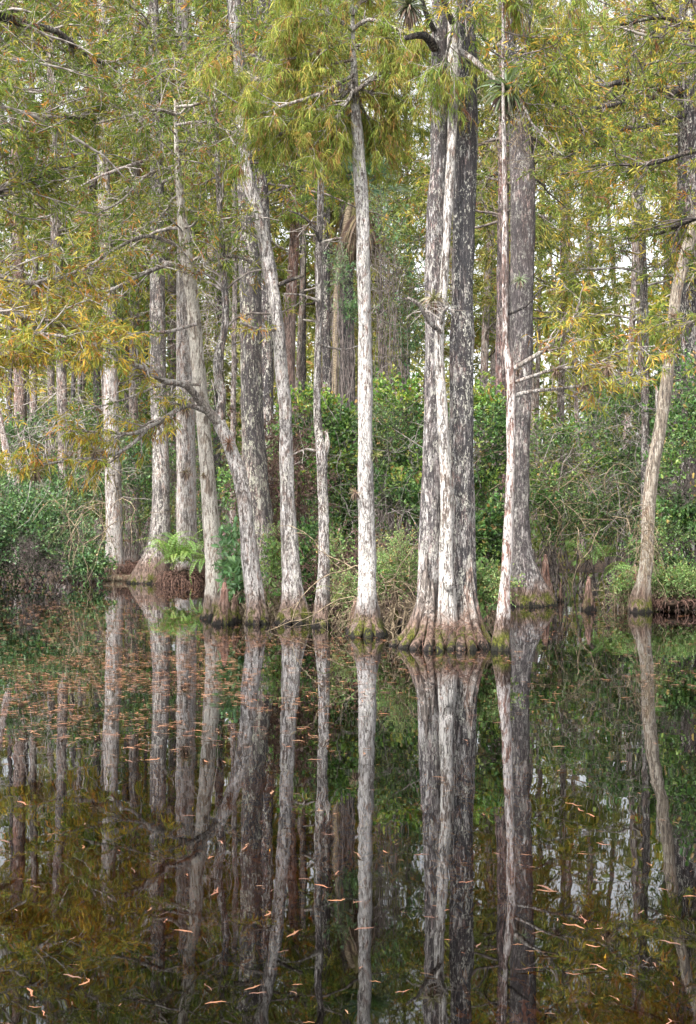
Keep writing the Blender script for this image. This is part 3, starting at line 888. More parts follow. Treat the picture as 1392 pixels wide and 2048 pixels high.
# trees standing outside the frame whose branches reach in
dL = 18.5
tLft = make_tree('cypress left of the frame whose golden boughs reach in over the water', dL,
                 [(-170, 1280, 60), (-168, 1100, 46), (-165, 700, 40), (-160, 300, 36), (-155, 0, 32)], darkb, seed=44, crown_rows=(300, -80), nb=8, L=2.6, r0=.05, pal=P_left, az=(-60, 60))
LB = [limb(tLft, [(-160, 560, 18), (-60, 590, 15), (0, 612, 12), (60, 632, 11), (130, 655, 8), (200, 665, 5), (280, 668, 2)], dL, limbm, dy=1.0, seed=60),
      limb(tLft, [(-160, 620, 14), (-60, 640, 11), (40, 655, 9), (120, 672, 7), (200, 690, 4), (240, 700, 2)], dL, limbm, dy=.4, seed=61),
      limb(tLft, [(-160, 520, 16), (-40, 545, 13), (60, 560, 10), (150, 550, 7), (230, 540, 3)], dL, limbm, dy=1.8, seed=62),
      limb(tLft, [(-160, 700, 12), (-80, 720, 9), (10, 705, 6), (60, 700, 3)], dL, limbm, dy=.3, seed=63)]
leafy(tLft, [p[0] for p in LB], [p[1] for p in LB], P_gold, nsub=30, sub=.75, ntw=6, tw=.32, nbl=13, bl=.115, bw=.018, t0=.25, grav=.02)
LB2 = [limb(tLft, [(-160, 20, 24), (-60, 10, 22), (0, 28, 19), (60, 50, 16), (110, 70, 13), (165, 97, 9), (210, 130, 5)], dL, limbd, dy=1.5, seed=64),
       limb(tLft, [(-160, 440, 16), (-60, 410, 13), (0, 390, 10), (60, 362, 9), (110, 345, 6), (150, 335, 3)], dL, limbd, dy=1.0, seed=65),
       limb(tLft, [(-160, 230, 16), (-60, 235, 13), (40, 250, 10), (120, 238, 7), (200, 240, 4)], dL, limbd, dy=2.0, seed=66)]
leafy(tLft, [p[0] for p in LB2], [p[1] for p in LB2], P_left, nsub=32, sub=.9, ntw=6, tw=.35, nbl=16, bl=.12, bw=.016, t0=.2)
# bare arching boughs of the left trees
LD = [limb(tD, [(378, 545, 10), (340, 530, 9), (290, 552, 9), (240, 572, 7), (180, 600, 6), (120, 640, 4)], dD, limbm, dy=-1, seed=67),
      limb(tD, [(384, 560, 8), (420, 520, 8), (470, 512, 7), (520, 530, 7)], dD, limbm, dy=-.6, seed=68),
      limb(tD, [(376, 500, 8), (300, 470, 8), (230, 500, 7), (160, 540, 6), (80, 560, 4), (0, 520, 3)], dD, limbm, dy=-1.2, seed=69),
      limb(tD, [(358, 330, 7), (300, 350, 6), (240, 400, 5), (190, 430, 3)], dD, limbm, dy=-1.2, seed=70),
      limb(tD, [(352, 230, 7), (310, 215, 6), (250, 235, 5), (180, 250, 3)], dD, limbm, dy=-1.4, seed=71),
      limb(tD, [(392, 648, 7), (330, 656, 7), (280, 668, 6), (215, 666, 6), (150, 648, 3)], dD - .3, white, dy=-1.2, seed=73),
      limb(tD, [(400, 770, 5), (330, 772, 5), (250, 800, 4), (170, 820, 3)], dD - .3, limbm, dy=-1.2, seed=74),
      limb(tD, [(352, 250, 6), (400, 240, 6), (440, 255, 5), (470, 290, 3)], dD, limbm, dy=-1.2, seed=72)]
leafy(tD, [p[0] for p in LD], [p[1] for p in LD], P_left, nsub=12, sub=.6, ntw=4, tw=.3, nbl=9, t0=.2, mat=M_twig)

BC = [limb(tC, [(372, 400, 6), (300, 412, 6), (220, 430, 5), (140, 424, 4), (60, 440, 2)], 37.5, white, dy=-4, seed=160),
      limb(tC, [(368, 300, 6), (290, 320, 6), (200, 350, 5), (120, 395, 2)], 37.5, white, dy=-5, seed=161),
      limb(tC, [(366, 190, 6), (300, 150, 6), (240, 175, 5), (150, 160, 2)], 37.5, white, dy=-5, seed=162),
      limb(tC, [(370, 470, 6), (330, 500, 6), (250, 505, 4), (180, 540, 2)], 37.5, white, dy=-5, seed=163)]
leafy(tC, [p[0] for p in BC], [p[1] for p in BC], P_left, nsub=9, sub=.9, ntw=3, tw=.4, bare=True, mat=M_twig)

# ------------------------------------------------------------------ hanging green curtain over the middle
dH = 17.6
tHg = make_tree('cypress bough hanging from above the frame with weeping green foliage', dH + .6,
                [(640, -420, 26), (650, -300, 30), (655, -200, 30)], limbd, seed=50, name='overhanging_bough', cat='bough') if False else None


def curtain(root, curves, d, n, Ls, pal, seed, dy=0.0, spread=.24):
    g = np.random.default_rng(seed)
    Fo = Geo()
    T = Geo()
    for ci, pts in enumerate(curves):
        P, R = limb(root, pts, d, limbm, dy=dy * g.uniform(-1, 1), seed=seed + ci, rough=.002)
        C, CR = spawn(P, R, 14, .1, 1, .6, 50, 5, .5, .12, .2, .5, g=g)
        T.add(*tubes(C, np.clip(CR, .003, .012), 3))
        D, DR = spawn(C, np.maximum(CR, .003), 3, .2, 1, .4, 55, 5, .6, .12, .25, .5, g=g)
        T.add(*tubes(D, np.clip(DR, .002, .006), 3))
        PP = np.concatenate([C, D])
        nn = n
        idx = g.integers(0, len(PP), nn)
        p, tg = at(PP, idx, g.uniform(0, 1, nn))
        dr = nrm(tg * .8 + g.normal(size=(nn, 3)) * .7 + A([0, 0, -.2]))
        L = Ls * g.uniform(.5, 1.4, nn)
        S5 = np.empty((nn, 5, 3))
        S5[:, 0] = p
        for j in range(1, 5):
            dr = nrm(dr + A([0, 0, -.5]) + g.normal(size=(nn, 3)) * spread)
            S5[:, j] = S5[:, j - 1] + dr * (L / 4)[:, None]
        # each strand is a slender shoot carrying fine leaflets
        col = pick(pal, len(PP), g)[idx]
        o = g.random(nn) < .35
        col[o] = pick(pal, int(o.sum()), g)
        col = col * g.uniform(.5, 1.3, (nn, 1))
        w = np.repeat(A([[.003, .005, .006, .005, .002]]), nn, 0) * g.uniform(.7, 1.3, (nn, 1))
        Fo.add(*ribbons(S5, w, col, g))
        V, q, c = blades(S5, 5, .06, .007, pal, g, .35, .7)
        c = np.repeat(np.repeat(col, 5, 0), 4, 0) * g.uniform(.8, 1.2, (len(c), 1))
        Fo.add(V, q, c)
        Fo.add(*blades(PP, 22, .12, .011, pal, g, .8, .7))
    T.obj('twigs', M_twig, root, kind='stuff')
    Fo.obj('foliage', M_needle, root, smooth=False, kind='stuff')


curtain(tO, [[(708, 185, 9), (760, 150, 8), (800, 120, 6), (850, 95, 3)],
             [(707, 170, 9), (660, 205, 8), (600, 235, 7), (550, 250, 5), (495, 320, 3)],
             [(706, 180, 7), (690, 200, 7), (650, 260, 5), (620, 300, 3)],
             [(708, 175, 6), (740, 180, 6), (770, 200, 5), (800, 240, 3)],
             [(706, 190, 6), (702, 215, 5), (695, 250, 4), (675, 290, 2)],
             [(707, 150, 8), (640, 190, 7), (570, 215, 6), (510, 225, 4), (420, 170, 2)],
             [(707, 160, 7), (620, 230, 6), (550, 270, 5), (520, 300, 3)],
             [(707, 165, 7), (730, 210, 6), (745, 250, 5), (750, 290, 3)]], dO - .2, 480, .24, P_hang, 70, dy=.8)
curtain(tO, [[(705, 60, 9), (650, 30, 8), (600, 40, 7), (550, 70, 5)],
             [(705, 60, 9), (740, 40, 8), (790, 50, 7), (840, 80, 4)],
             [(704, 30, 9), (660, -60, 8), (610, -60, 7), (560, -30, 4)],
             [(704, 30, 9), (750, -60, 8), (800, -50, 7), (850, -20, 4)],
             [(705, 100, 7), (670, 90, 7), (620, 110, 6), (560, 120, 3)],
             [(705, 90, 7), (730, 85, 6), (760, 80, 5), (800, 95, 3)],
             [(706, 120, 6), (560, 150, 6), (500, 160, 5), (430, 150, 3)]], dO - .1, 560, .25, P_hang, 90, dy=1.0)
curtain(tP, [[(930, -60, 10), (980, -50, 8), (1020, -10, 6), (1028, 50, 3)],
             [(905, 60, 6), (885, 110, 5), (872, 160, 3)],
             [(930, -60, 9), (1060, -50, 8), (1150, -20, 6), (1220, 10, 3)]], dP - .4, 200, .28, P_hang, 110, dy=.6)
tRgt = make_tree('cypress right of the frame whose yellow-green boughs fill the upper corner', 19,
                 [(1590, 1260, 60), (1588, 900, 46), (1580, 500, 40), (1575, 200, 36), (1570, 0, 32)], darkb, seed=46)
RB = [limb(tRgt, [(1575, 60, 18), (1480, 50, 15), (1400, 60, 12), (1320, 40, 9), (1240, 50, 5)], 19, limbd, dy=1, seed=80),
      limb(tRgt, [(1578, 300, 18), (1480, 290, 14), (1400, 300, 11), (1300, 320, 8), (1200, 330, 5), (1120, 350, 3)], 19, limbd, dy=2, seed=81),
      limb(tRgt, [(1580, 440, 14), (1480, 430, 11), (1400, 440, 9), (1320, 460, 6), (1230, 480, 3)], 19, limbd, dy=3, seed=82),
      limb(tRgt, [(1575, 150, 14), (1480, 120, 12), (1380, 110, 9), (1290, 130, 5)], 19, limbd, dy=3, seed=83),
      limb(tRgt, [(1582, 600, 10), (1480, 610, 8), (1400, 640, 6), (1320, 680, 3)], 19, limbm, dy=2, seed=84)]
leafy(tRgt, [p[0] for p in RB], [p[1] for p in RB], P_right, nsub=22, sub=.85, ntw=6, tw=.35, nbl=16, bl=.115, bw=.017, t0=.15, mat=M_twigdark)

# ------------------------------------------------------------------ background trees
gb = np.random.default_rng(2024)
zones = [(0, 300, 'slender grey cypress deep in the wood behind the left bank shrubs', 'background cypresses on the left'),
         (300, 620, 'slender dim cypress deep in the wood behind the forked and blotched trunks', 'background cypresses left of the middle'),
         (620, 1000, 'slender dim cypress deep in the wood behind the middle shrubs', 'background cypresses in the middle'),
         (1000, 1500, 'slender dim cypress deep in the wood behind the right-hand thicket', 'background cypresses on the right')]
nbg = 46
LM = [(0, 'the left edge of the picture'), (125, 'the rough grey left trunk'), (222, 'the pale straight cypress'), (318, 'the cypress with the flared foot'), (372, 'the broad pale cypress'),
      (445, 'the forked leaning cypress'), (503, 'the blotched thick trunk'), (562, 'the curving slender cypress'), (637, 'the slim two-tone cypress'), (730, 'the white column'),
      (866, 'the grey ribbed trunk of the giant'), (924, 'the black trunk of the giant'), (1042, 'the furrowed flared trunk'), (1287, 'the thin spotted cypress'), (1375, 'the heavy dark right-edge cypress')]
ORD = ['nearest', 'second', 'third', 'fourth', 'fifth', 'sixth', 'seventh', 'eighth']
bgs = []
for i in range(nbg):
    d = gb.uniform(43, 72)
    px = -40 + (1480) * (i + gb.uniform(0, 1)) / nbg
    lean = gb.uniform(-60, 60)
    wpx = gb.uniform(.13, .38) * F / d
    z = [zz for zz in zones if px < zz[1]][0]
    y0 = HOR + F * CZ / d
    pts = [(px, y0, wpx * 1.5), (px + lean * .1, y0 - 120, wpx), (px + lean * .5 + gb.normal() * 5, 550, wpx * .85), (px + lean * .8 + gb.normal() * 6, 250, wpx * .7), (px + lean, 0, wpx * .55)]
    low = gb.uniform(640, 800) if (px < 520 or px > 980) else gb.uniform(500, 700)
    mi = gb.integers(0, 4)
    bgs.append((pts[2][0], ['dark', 'grey', 'grey', 'dark'][mi], make_tree(z[2], d, pts, [darker, bgm, bgm, darker][mi], z[3], sides=9, spacing=.6, lobes=.05, rough=.01, seed=200 + i,
              crown_rows=(low, -30), nb=16, L=3.0, r0=.05, pal=P_far if gb.random() < .6 else (P_left if px < 650 else P_right), nsub=6, ntw=5, nbl=11, bl=.30, bw=.05,
              stuff_branches=True, tw_len=.7, tflat=.6)))
seen_ = {}
for px, colr, o in sorted(bgs, key=lambda b: min(abs(b[0] - m[0]) for m in LM)):
    m = min(LM, key=lambda m: abs(px - m[0]))
    side = 'left' if px < m[0] else 'right'
    k = seen_[(m[0], side)] = seen_.get((m[0], side), -1) + 1
    o['label'] = 'distant %s cypress, %s to the %s of %s' % (colr, ORD[k], side, m[1])

# ------------------------------------------------------------------ far wood (one mass)
gf = np.random.default_rng(5)


def far_wood():
    n = 150
    d = gf.uniform(74, 150, n)
    x = gf.uniform(-.3, .3, n) * d
    h = gf.uniform(14, 27, n)
    P = np.stack([np.stack([x + gf.normal(size=n) * .2 * j, d, -.3 + h * t], -1) for j, t in enumerate((0, .35, .7, 1))], 1)
    R = gf.uniform(.1, .24, n)[:, None] * A([[1.2, .9, .7, .3]])
    Geo().add(*tubes(P, R, 6)).obj('far_wood_trunks', bgm, kind='stuff')
    m = 12000
    idx = gf.integers(0, n, m)
    t = gf.uniform(.06, 1, m) ** 1.15
    p, _ = at(P, idx, t)
    C = np.empty((m, 4, 3))
    an = gf.uniform(0, 6.28, m)
    L = gf.uniform(1.2, 3.4, m)
    C[:, 0] = p
    dr = np.stack([np.cos(an), np.sin(an), gf.uniform(-.1, .4, m)], -1)
    for j in range(1, 4):
        C[:, j] = C[:, j - 1] + dr * (L / 3)[:, None] + gf.normal(size=(m, 3)) * .1
    G = Geo()
    G.add(*blades(C, 13, .62, .16, P_far, gf, .3, 1.0))
    G.obj('far_wood_foliage', M_needle, kind='stuff', smooth=False)
    # low scrub below it
    m = 2600
    d = gf.uniform(46, 120, m)
    x = gf.uniform(-.3, .3, m) * d
    z = gf.uniform(0, 1, m) ** 1.3 * gf.uniform(1.5, 7, m)
    C = np.stack([np.stack([x, d, z], -1) + gf.normal(size=(m, 3)) * .5 * j + A([0, 0, .25]) * j for j in range(3)], 1)
    G = Geo()
    G.add(*blades(C, 26, .3, .13, [(3, (.1, .16, .045)), (3, (.16, .2, .06)), (1.5, (.25, .25, .08)), (.7, (.2, .13, .06))], gf, 0, 1.2))
    G.obj('far_scrub', M_leaf, kind='stuff', smooth=False)


far_wood()


# ------------------------------------------------------------------ shrubs
DENS = 2.6


def shrub(label, boxes, pal, seed, n=260, leaf=.088, lw=.05, nl=9, shoot=.5, topcol=None, cat='shrub', name='shrub', nstem=14, mat=None, gaps=.14):
    """boxes: list of (px, py, d, rx px, rz px, ry m) ellipsoids the shoots fill"""
    g = np.random.default_rng(seed)
    b0 = boxes[0]
    base = W(b0[0], b0[1], b0[2])
    bz = max(ground_z(A([base[0]]), A([base[1]]))[0], -.1)
    root = empty(name, (base[0], base[1], bz), label, cat)
    st, lf = Geo(), Geo()
    tot = sum(b[3] * b[4] for b in boxes)
    own = pal
    for (px, py, d, rx, rz, ry) in boxes:
        c = W(px, py, d)
        r = A([rx * d / F, ry, rz * d / F])
        m = int(n * DENS * rx * rz / tot)
        u = nrm(g.normal(size=(m * 2, 3)))
        u = u[np.argsort(u[:, 1] * .5 + g.normal(size=len(u)) * .5)][:m]       # a little more on the open side
        rad = g.uniform(.35, 1, m) ** .5 * (1 + .28 * vnoise(u * 2.3 + seed, seed))
        p = c + u * r * rad[:, None]
        keep = vnoise(p * 1.9 + seed * 3, seed + 1) > -(gaps if n > 300 else .5)
        p, u = p[keep], u[keep]
        p[:, 2] = np.maximum(p[:, 2], ground_z(p[:, 0], p[:, 1]) + .05)
        m = len(p)
        if m < 2:
            continue
        C = np.empty((m, 5, 3))
        C[:, 0] = p - nrm(u + A([0, 0, .5])) * shoot * .5
        dr = nrm(u * .8 + g.normal(size=(m, 3)) * .45 + A([0, -.1, .45]))
        for j in range(1, 5):
            dr = nrm(dr + g.normal(size=(m, 3)) * .25)
            C[:, j] = C[:, j - 1] + dr * (shoot * g.uniform(.6, 1.3, m) / 4)[:, None]
        C[:, :, 2] = np.maximum(C[:, :, 2], .03)
        st.add(*tubes(C[::2, ::2], np.full((len(C[::2]), 3), .0045) * np.linspace(1.3, .5, 3), 3))
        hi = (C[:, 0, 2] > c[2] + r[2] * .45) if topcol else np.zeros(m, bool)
        # patches of a second, smaller-leaved species and bare twiggy patches
        sp = vnoise(C[:, 0] * 1.4 + seed, seed + 5)
        k2 = (~hi) & (sp > .18)
        bare_ = (~hi) & (sp < -.42) & (leaf > .07)
        k1 = (~hi) & ~k2 & ~bare_
        if k1.any():
            lf.add(*blades(C[k1], nl, leaf, lw, pal, g, .1, 1.0, 'leaf' if d < 30 else 'blade', own=.4, flatn=.35))
        if k2.any():
            p2 = [(w_, tuple(A(c_) * A([1.25, 1.1, 1.25]))) for w_, c_ in pal]
            lf.add(*blades(C[k2], nl + 2, leaf * .7, lw * .6, p2, g, .2, 1.0, 'leaf' if d < 22 else 'blade', own=.4, flatn=.2))
        if bare_.any():
            st.add(*tubes(*spawn(C[bare_], np.full((bare_.sum(), 5), .004), 3, .1, 1, .4, 50, 3, 1, .05, .3, g=g), 3))
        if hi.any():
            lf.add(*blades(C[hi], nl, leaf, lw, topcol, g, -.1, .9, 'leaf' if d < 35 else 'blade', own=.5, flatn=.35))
        k = g.integers(0, m, nstem)
        B = np.stack([np.stack([c[0] + g.uniform(-.6, .6, nstem) * r[0], c[1] + g.uniform(-.3, .6, nstem) * r[1], np.full(nstem, -.05)], -1), C[k, 0]], 1)
        Q = np.empty((nstem, 7, 3))
        for j in range(7):
            t = j / 6
            Q[:, j] = B[:, 0] * (1 - t) + B[:, 1] * t + g.normal(size=(nstem, 3)) * .07 * (0 < j < 6) + A([0, 0, .3 * t * (1 - t)])
        st.add(*tubes(Q, np.full((nstem, 7), .014) * np.linspace(1.2, .4, 7), 5))
    st.obj('stems', mat or M_twigdark, root, kind='stuff')
    lf.obj('foliage', M_leaf, root, smooth=False, kind='stuff')
    return root


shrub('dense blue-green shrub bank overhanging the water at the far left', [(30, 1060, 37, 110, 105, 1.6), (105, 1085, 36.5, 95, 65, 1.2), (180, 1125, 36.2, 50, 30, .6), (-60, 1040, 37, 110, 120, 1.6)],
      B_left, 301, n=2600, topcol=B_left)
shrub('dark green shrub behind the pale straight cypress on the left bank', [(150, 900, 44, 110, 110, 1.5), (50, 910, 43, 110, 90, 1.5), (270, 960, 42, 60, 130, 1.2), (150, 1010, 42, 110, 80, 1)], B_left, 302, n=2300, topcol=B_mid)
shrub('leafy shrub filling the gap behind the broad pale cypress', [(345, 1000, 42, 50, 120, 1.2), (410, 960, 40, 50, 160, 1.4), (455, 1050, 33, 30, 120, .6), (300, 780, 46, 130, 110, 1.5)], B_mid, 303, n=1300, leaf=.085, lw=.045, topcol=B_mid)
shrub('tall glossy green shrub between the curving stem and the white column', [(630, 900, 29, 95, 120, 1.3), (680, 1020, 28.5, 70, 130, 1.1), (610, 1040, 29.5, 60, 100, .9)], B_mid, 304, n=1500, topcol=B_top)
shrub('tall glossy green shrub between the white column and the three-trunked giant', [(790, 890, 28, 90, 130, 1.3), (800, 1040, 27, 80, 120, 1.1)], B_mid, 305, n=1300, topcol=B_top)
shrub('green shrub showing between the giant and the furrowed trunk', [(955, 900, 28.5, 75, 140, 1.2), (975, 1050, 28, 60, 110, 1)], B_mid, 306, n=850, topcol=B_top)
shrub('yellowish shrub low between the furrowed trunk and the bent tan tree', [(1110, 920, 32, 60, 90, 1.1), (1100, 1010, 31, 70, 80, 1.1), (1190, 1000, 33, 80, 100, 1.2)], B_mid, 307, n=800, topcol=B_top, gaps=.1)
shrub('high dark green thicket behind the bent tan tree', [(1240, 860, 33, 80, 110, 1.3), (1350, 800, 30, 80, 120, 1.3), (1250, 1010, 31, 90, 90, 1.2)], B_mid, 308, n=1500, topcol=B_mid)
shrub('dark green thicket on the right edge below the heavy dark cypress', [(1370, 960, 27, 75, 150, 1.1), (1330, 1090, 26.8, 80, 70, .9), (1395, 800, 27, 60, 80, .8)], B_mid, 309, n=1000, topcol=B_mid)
shrub('small pale leafy sprigs between the white column and the giant', [(800, 1120, 20.5, 42, 70, .5), (760, 1150, 20.8, 50, 40, .4)], B_pale, 310, n=170, leaf=.045, lw=.026, shoot=.35, nl=10, nstem=10, mat=M_stem)
shrub('bright leafy sprigs between the giant and the slim white stem', [(965, 1175, 18.3, 42, 45, .3), (990, 1160, 18.6, 40, 30, .3)], B_pale, 311, n=110, leaf=.06, lw=.036, shoot=.3, nl=9, nstem=8, mat=M_stem)
shrub('pale green low shrub round the foot of the bent tan tree', [(1345, 1162, 25.0, 52, 30, .4), (1240, 1165, 25.3, 34, 34, .4), (1395, 1168, 25, 46, 32, .4)], B_pale, 312, n=420, leaf=.05, lw=.02, shoot=.32, nl=10, nstem=14, mat=M_stem)
shrub('broad-leaved seedling beside the pointed knee of the smooth pale cypress', [(462, 1100, 22.6, 22, 60, .25), (478, 1160, 22.2, 30, 36, .25)], [(3, (.14, .26, .12)), (2, (.2, .32, .16))], 313, n=34, leaf=.13, lw=.055, shoot=.3, nl=7, nstem=8, mat=M_stem)
shrub('sparse seedling leaves in front of the thick blotched trunk', [(545, 1160, 22.6, 26, 46, .3)], B_pale, 314, n=18, leaf=.1, lw=.05, shoot=.25, nl=6, nstem=5, mat=M_stem)
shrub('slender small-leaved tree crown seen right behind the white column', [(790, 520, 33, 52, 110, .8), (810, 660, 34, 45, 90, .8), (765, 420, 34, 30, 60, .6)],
      [(3, (.1, .2, .09)), (2, (.2, .3, .14)), (1, (.3, .32, .1))], 316, n=210, leaf=.1, lw=.035, nl=9, cat='small tree', name='understorey_tree')
shrub('slender small-leaved branches between the two-tone stem and the white column', [(682, 540, 31, 30, 50, .5), (700, 620, 31, 26, 40, .5)],
      [(3, (.1, .2, .09)), (2, (.2, .3, .14))], 317, n=60, leaf=.1, lw=.03, nl=9, cat='small tree', name='understorey_tree')
shrub('low leafy sprigs between the slim two-tone stem and the white column', [(690, 1180, 21.5, 34, 50, .3), (672, 1120, 22.5, 30, 60, .3)], B_pale, 318, n=90, leaf=.05, lw=.028, shoot=.35, nl=9, nstem=9, mat=M_stem)
shrub('low leafy sprigs between the blotched trunk and the curving slender cypress', [(548, 1120, 24, 22, 80, .3)], B_pale, 319, n=60, leaf=.055, lw=.03, shoot=.35, nl=9, nstem=9, mat=M_stem)
shrub('leafy shrub reaching the water between the curving and two-tone stems', [(614, 1130, 25.5, 34, 90, .4)], B_mid, 320, n=150, leaf=.07, lw=.04, nl=9, nstem=9)
shrub('shrub with small leaves behind the slim two-tone cypress', [(640, 1120, 26, 80, 70, .8)], B_mid, 315, n=330, leaf=.065, lw=.035)


# ------------------------------------------------------------------ bare tangles
def tangle(label, px, py, d, rx, rz, ry, n, seed, mat, r=.006, L=1.0, grav=.15, pal=None, nb=0, cat='vines', name='bare_vine_tangle'):
    g = np.random.default_rng(seed)
    c = W(px, py, d)
    root = empty(name, (c[0], c[1], 0), label, cat)
    p = c + g.uniform(-1, 1, (n, 3)) * A([rx * d / F, ry, rz * d / F])
    k = 9
    P = np.empty((n, k, 3))
    P[:, 0] = p
    dr = nrm(g.normal(size=(n, 3)) + A([0, 0, .5]))
    Ls = L * g.uniform(.5, 1.5, n)
    for j in range(1, k):
        dr = nrm(dr + g.normal(size=(n, 3)) * .3 + A([0, 0, -grav]))
        P[:, j] = P[:, j - 1] + dr * (Ls / (k - 1))[:, None]
    P[:, :, 2] = np.maximum(P[:, :, 2], -.05)
    R = (r * g.uniform(.5, 1.5, n))[:, None] * np.linspace(1, .4, k)
    G = Geo().add(*tubes(P, R, 4))
    C, CR = spawn(P, R, 3, .2, 1, L * .45, 45, 4, 1, grav * .5, .25, .6, g=g)
    G.add(*tubes(C, np.maximum(CR, .002), 3))
    G.obj('stems', mat, root, kind='stuff')
    if nb:
        Geo().add(*blades(C, nb, .06, .03, pal, g, .2, 1.0, 'leaf')).obj('dry_leaves', M_dry, root, smooth=False, kind='stuff')


BR = [(3, (.17, .115, .1)), (2, (.26, .19, .16)), (1, (.09, .06, .055))]
tangle('purple-brown dry twig thicket behind the curving slender cypress', 560, 1010, 26.5, 50, 150, .5, 260, 401, M_root, .007, .9, pal=BR, nb=9)
tangle('dry brown bramble low between the curving stem and the white column', 690, 1160, 23, 90, 60, .5, 160, 402, M_root, .006, .8, pal=BR, nb=5)
tangle('looping bare vines at the foot of the white column', 780, 1190, 20, 60, 55, .5, 60, 403, M_stem, .007, 1.2)
tangle('arching bare vines above the knees at the right', 1165, 1005, 28.5, 90, 50, .6, 45, 404, M_stem, .008, 1.6)
tangle('bare grey twigs across the right-hand gap', 1170, 880, 30, 90, 140, 1, 60, 405, M_twig, .006, 1.6)
tangle('hay-coloured dry vines around the foot of the bent tan tree', 1335, 1195, 25.3, 75, 26, .45, 150, 406, M_stem, .006, .7, .2)
tangle('dry vines to the left of the bent tan foot', 1232, 1195, 25.2, 26, 24, .3, 40, 416, M_stem, .006, .5, .2)
tangle('bare hanging twigs over the left bank shrubs', 190, 1000, 35, 60, 60, .5, 26, 407, M_stem, .009, 1.8, .25)
tangle('fine bare twigs at the left below the golden boughs', 110, 830, 30, 110, 60, .8, 60, 408, M_twig, .007, 1.6)
tangle('grey twig haze between the blotched trunk and the smooth leaning one', 425, 620, 34, 40, 160, .7, 110, 409, M_twig, .006, 1.5, .1)
tangle('bare grey twigs filling the middle gap behind the white column', 800, 640, 34, 80, 120, 1, 90, 410, M_twig, .006, 1.6, .05)
tangle('red-brown root hairs and twigs on the left bank edge', 250, 1138, 38.5, 40, 20, .3, 150, 411, M_root, .01, .5, .5)
tangle('dead pinkish twigs among the foliage of the upper left', 230, 330, 21, 150, 190, .9, 60, 412, M_twig, .006, 1.5, .05)
tangle('pale looping vines hanging in the right-hand canopy gap', 1000, 300, 20, 60, 60, .5, 26, 413, M_stem, .005, 1.3, .1)
tangle('tan dry vine strands clinging to the bent tan trunk', 1290, 1070, 23.7, 12, 60, .15, 60, 414, M_stem, .005, .5, .5)


# ------------------------------------------------------------------ knees
def knee(label, px, top, foot, w, seed, mat, d=None, lean=0):
    d = d or dist(foot)
    b = W(px, foot, d)
    root = empty('cypress_knee', (b[0], b[1], 0), label, 'cypress knee', 'cypress knees')
    h = foot - top
    pts = [(px, foot, w), (px + lean * .2, foot - h * .3, w * .78), (px + lean * .5, foot - h * .6, w * .52), (px + lean * .8, foot - h * .85, w * .4), (px + lean, top, w * .2)]
    path = [[*W(p[0], p[1], d), p[2] / 2 * d / F] for p in pts]
    path.insert(0, [path[0][0], d, -.5, path[0][3] * 1.15])
    trunk_geo(path, 20, .035, .24, .5, .022, seed, nl=4).obj('knee_body', mat, root)
    tip = A(path[-1])
    burl_r = tip[3] * 1.25
    u, v = np.meshgrid(np.linspace(0, 2 * math.pi, 11)[:-1], np.linspace(.1, math.pi - .1, 6))
    S_ = np.stack([np.cos(u) * np.sin(v), np.sin(u) * np.sin(v), np.cos(v)], -1) * burl_r * A([1, 1, 1.3]) + tip[:3]
    i = (np.arange(5) * 10)[:, None]
    j = np.arange(10)[None]
    q = np.stack([i + j, i + (j + 1) % 10, i + 10 + (j + 1) % 10, i + 10 + j], -1).reshape(-1, 4)
    Geo().add(S_.reshape(-1, 3), q).obj('tip', mat, root)


kneem = bark('knee_bark', base=(.42, .26, .21), pale=(.56, .42, .36), pale_amt=.35, dark_amt=.15, up=0, seed=51, spots=0, stain=True)
knee('tallest of the brown knees in the right-hand water, fat with a bumpy pointed tip', 1089, 1113, 1200, 30, 1, kneem, lean=2)
knee('short knee leaning on the right side of the tallest one', 1102, 1168, 1204, 15, 2, kneem)
knee('smallest lone knee just right of the pair by the flared trunk', 1121, 1166, 1203, 11, 3, kneem)
knee('cone-shaped knee standing alone in open water with a black wet foot', 1177, 1156, 1221, 26, 4, kneem)
knee('rounded knee in the shade left of the bent tan tree', 1253, 1140, 1196, 16, 5, kneem, d=27)
knee('blunt knee touching the left side of the bent tan tree', 1270, 1132, 1200, 22, 6, kneem, d=25.6)
knee('mossy knee with a spiky top in front of the smooth pale cypress', 446, 1170, 1248, 40, 7, kneem, lean=3)
knee('low dark knee between the smooth pale and the forked cypress', 470, 1188, 1243, 24, 8, kneem)
knee('low mossy knee left of the white column foot', 704, 1205, 1262, 28, 9, kneem, lean=6)
knee('dark low knee behind the white column to its right', 790, 1200, 1255, 22, 10, kneem)


# ------------------------------------------------------------------ log, fern tussock, ferns
def log():
    b = W(190, 1161, 38.2)
    root = empty('fallen_log', (b[0], b[1], 0), 'half-sunk mossy log lying along the left bank below the shrubs', 'log')
    m = bark('log_bark', base=(.2, .15, .11), pale=(.3, .26, .18), pale_amt=.4, dark_amt=.3, up=0, seed=61, stain=False)
    trunk_geo([[*W(105, 1161, 38.6), .07], [*W(150, 1158, 38.4), .09], [*W(220, 1157, 38.2), .1], [*W(280, 1158, 38), .1]], 14, .1, 0, 1, .012, 3).obj('log_body', m, root)
    for k, (a, bb) in enumerate([((160, 1156), (152, 1140)), ((235, 1156), (242, 1143))]):
        trunk_geo([[*W(*a, 38.3), .03], [*W(*bb, 38.2), .014]], 7, .1, 0, 1, .003, k).obj('snag', m, root)


log()


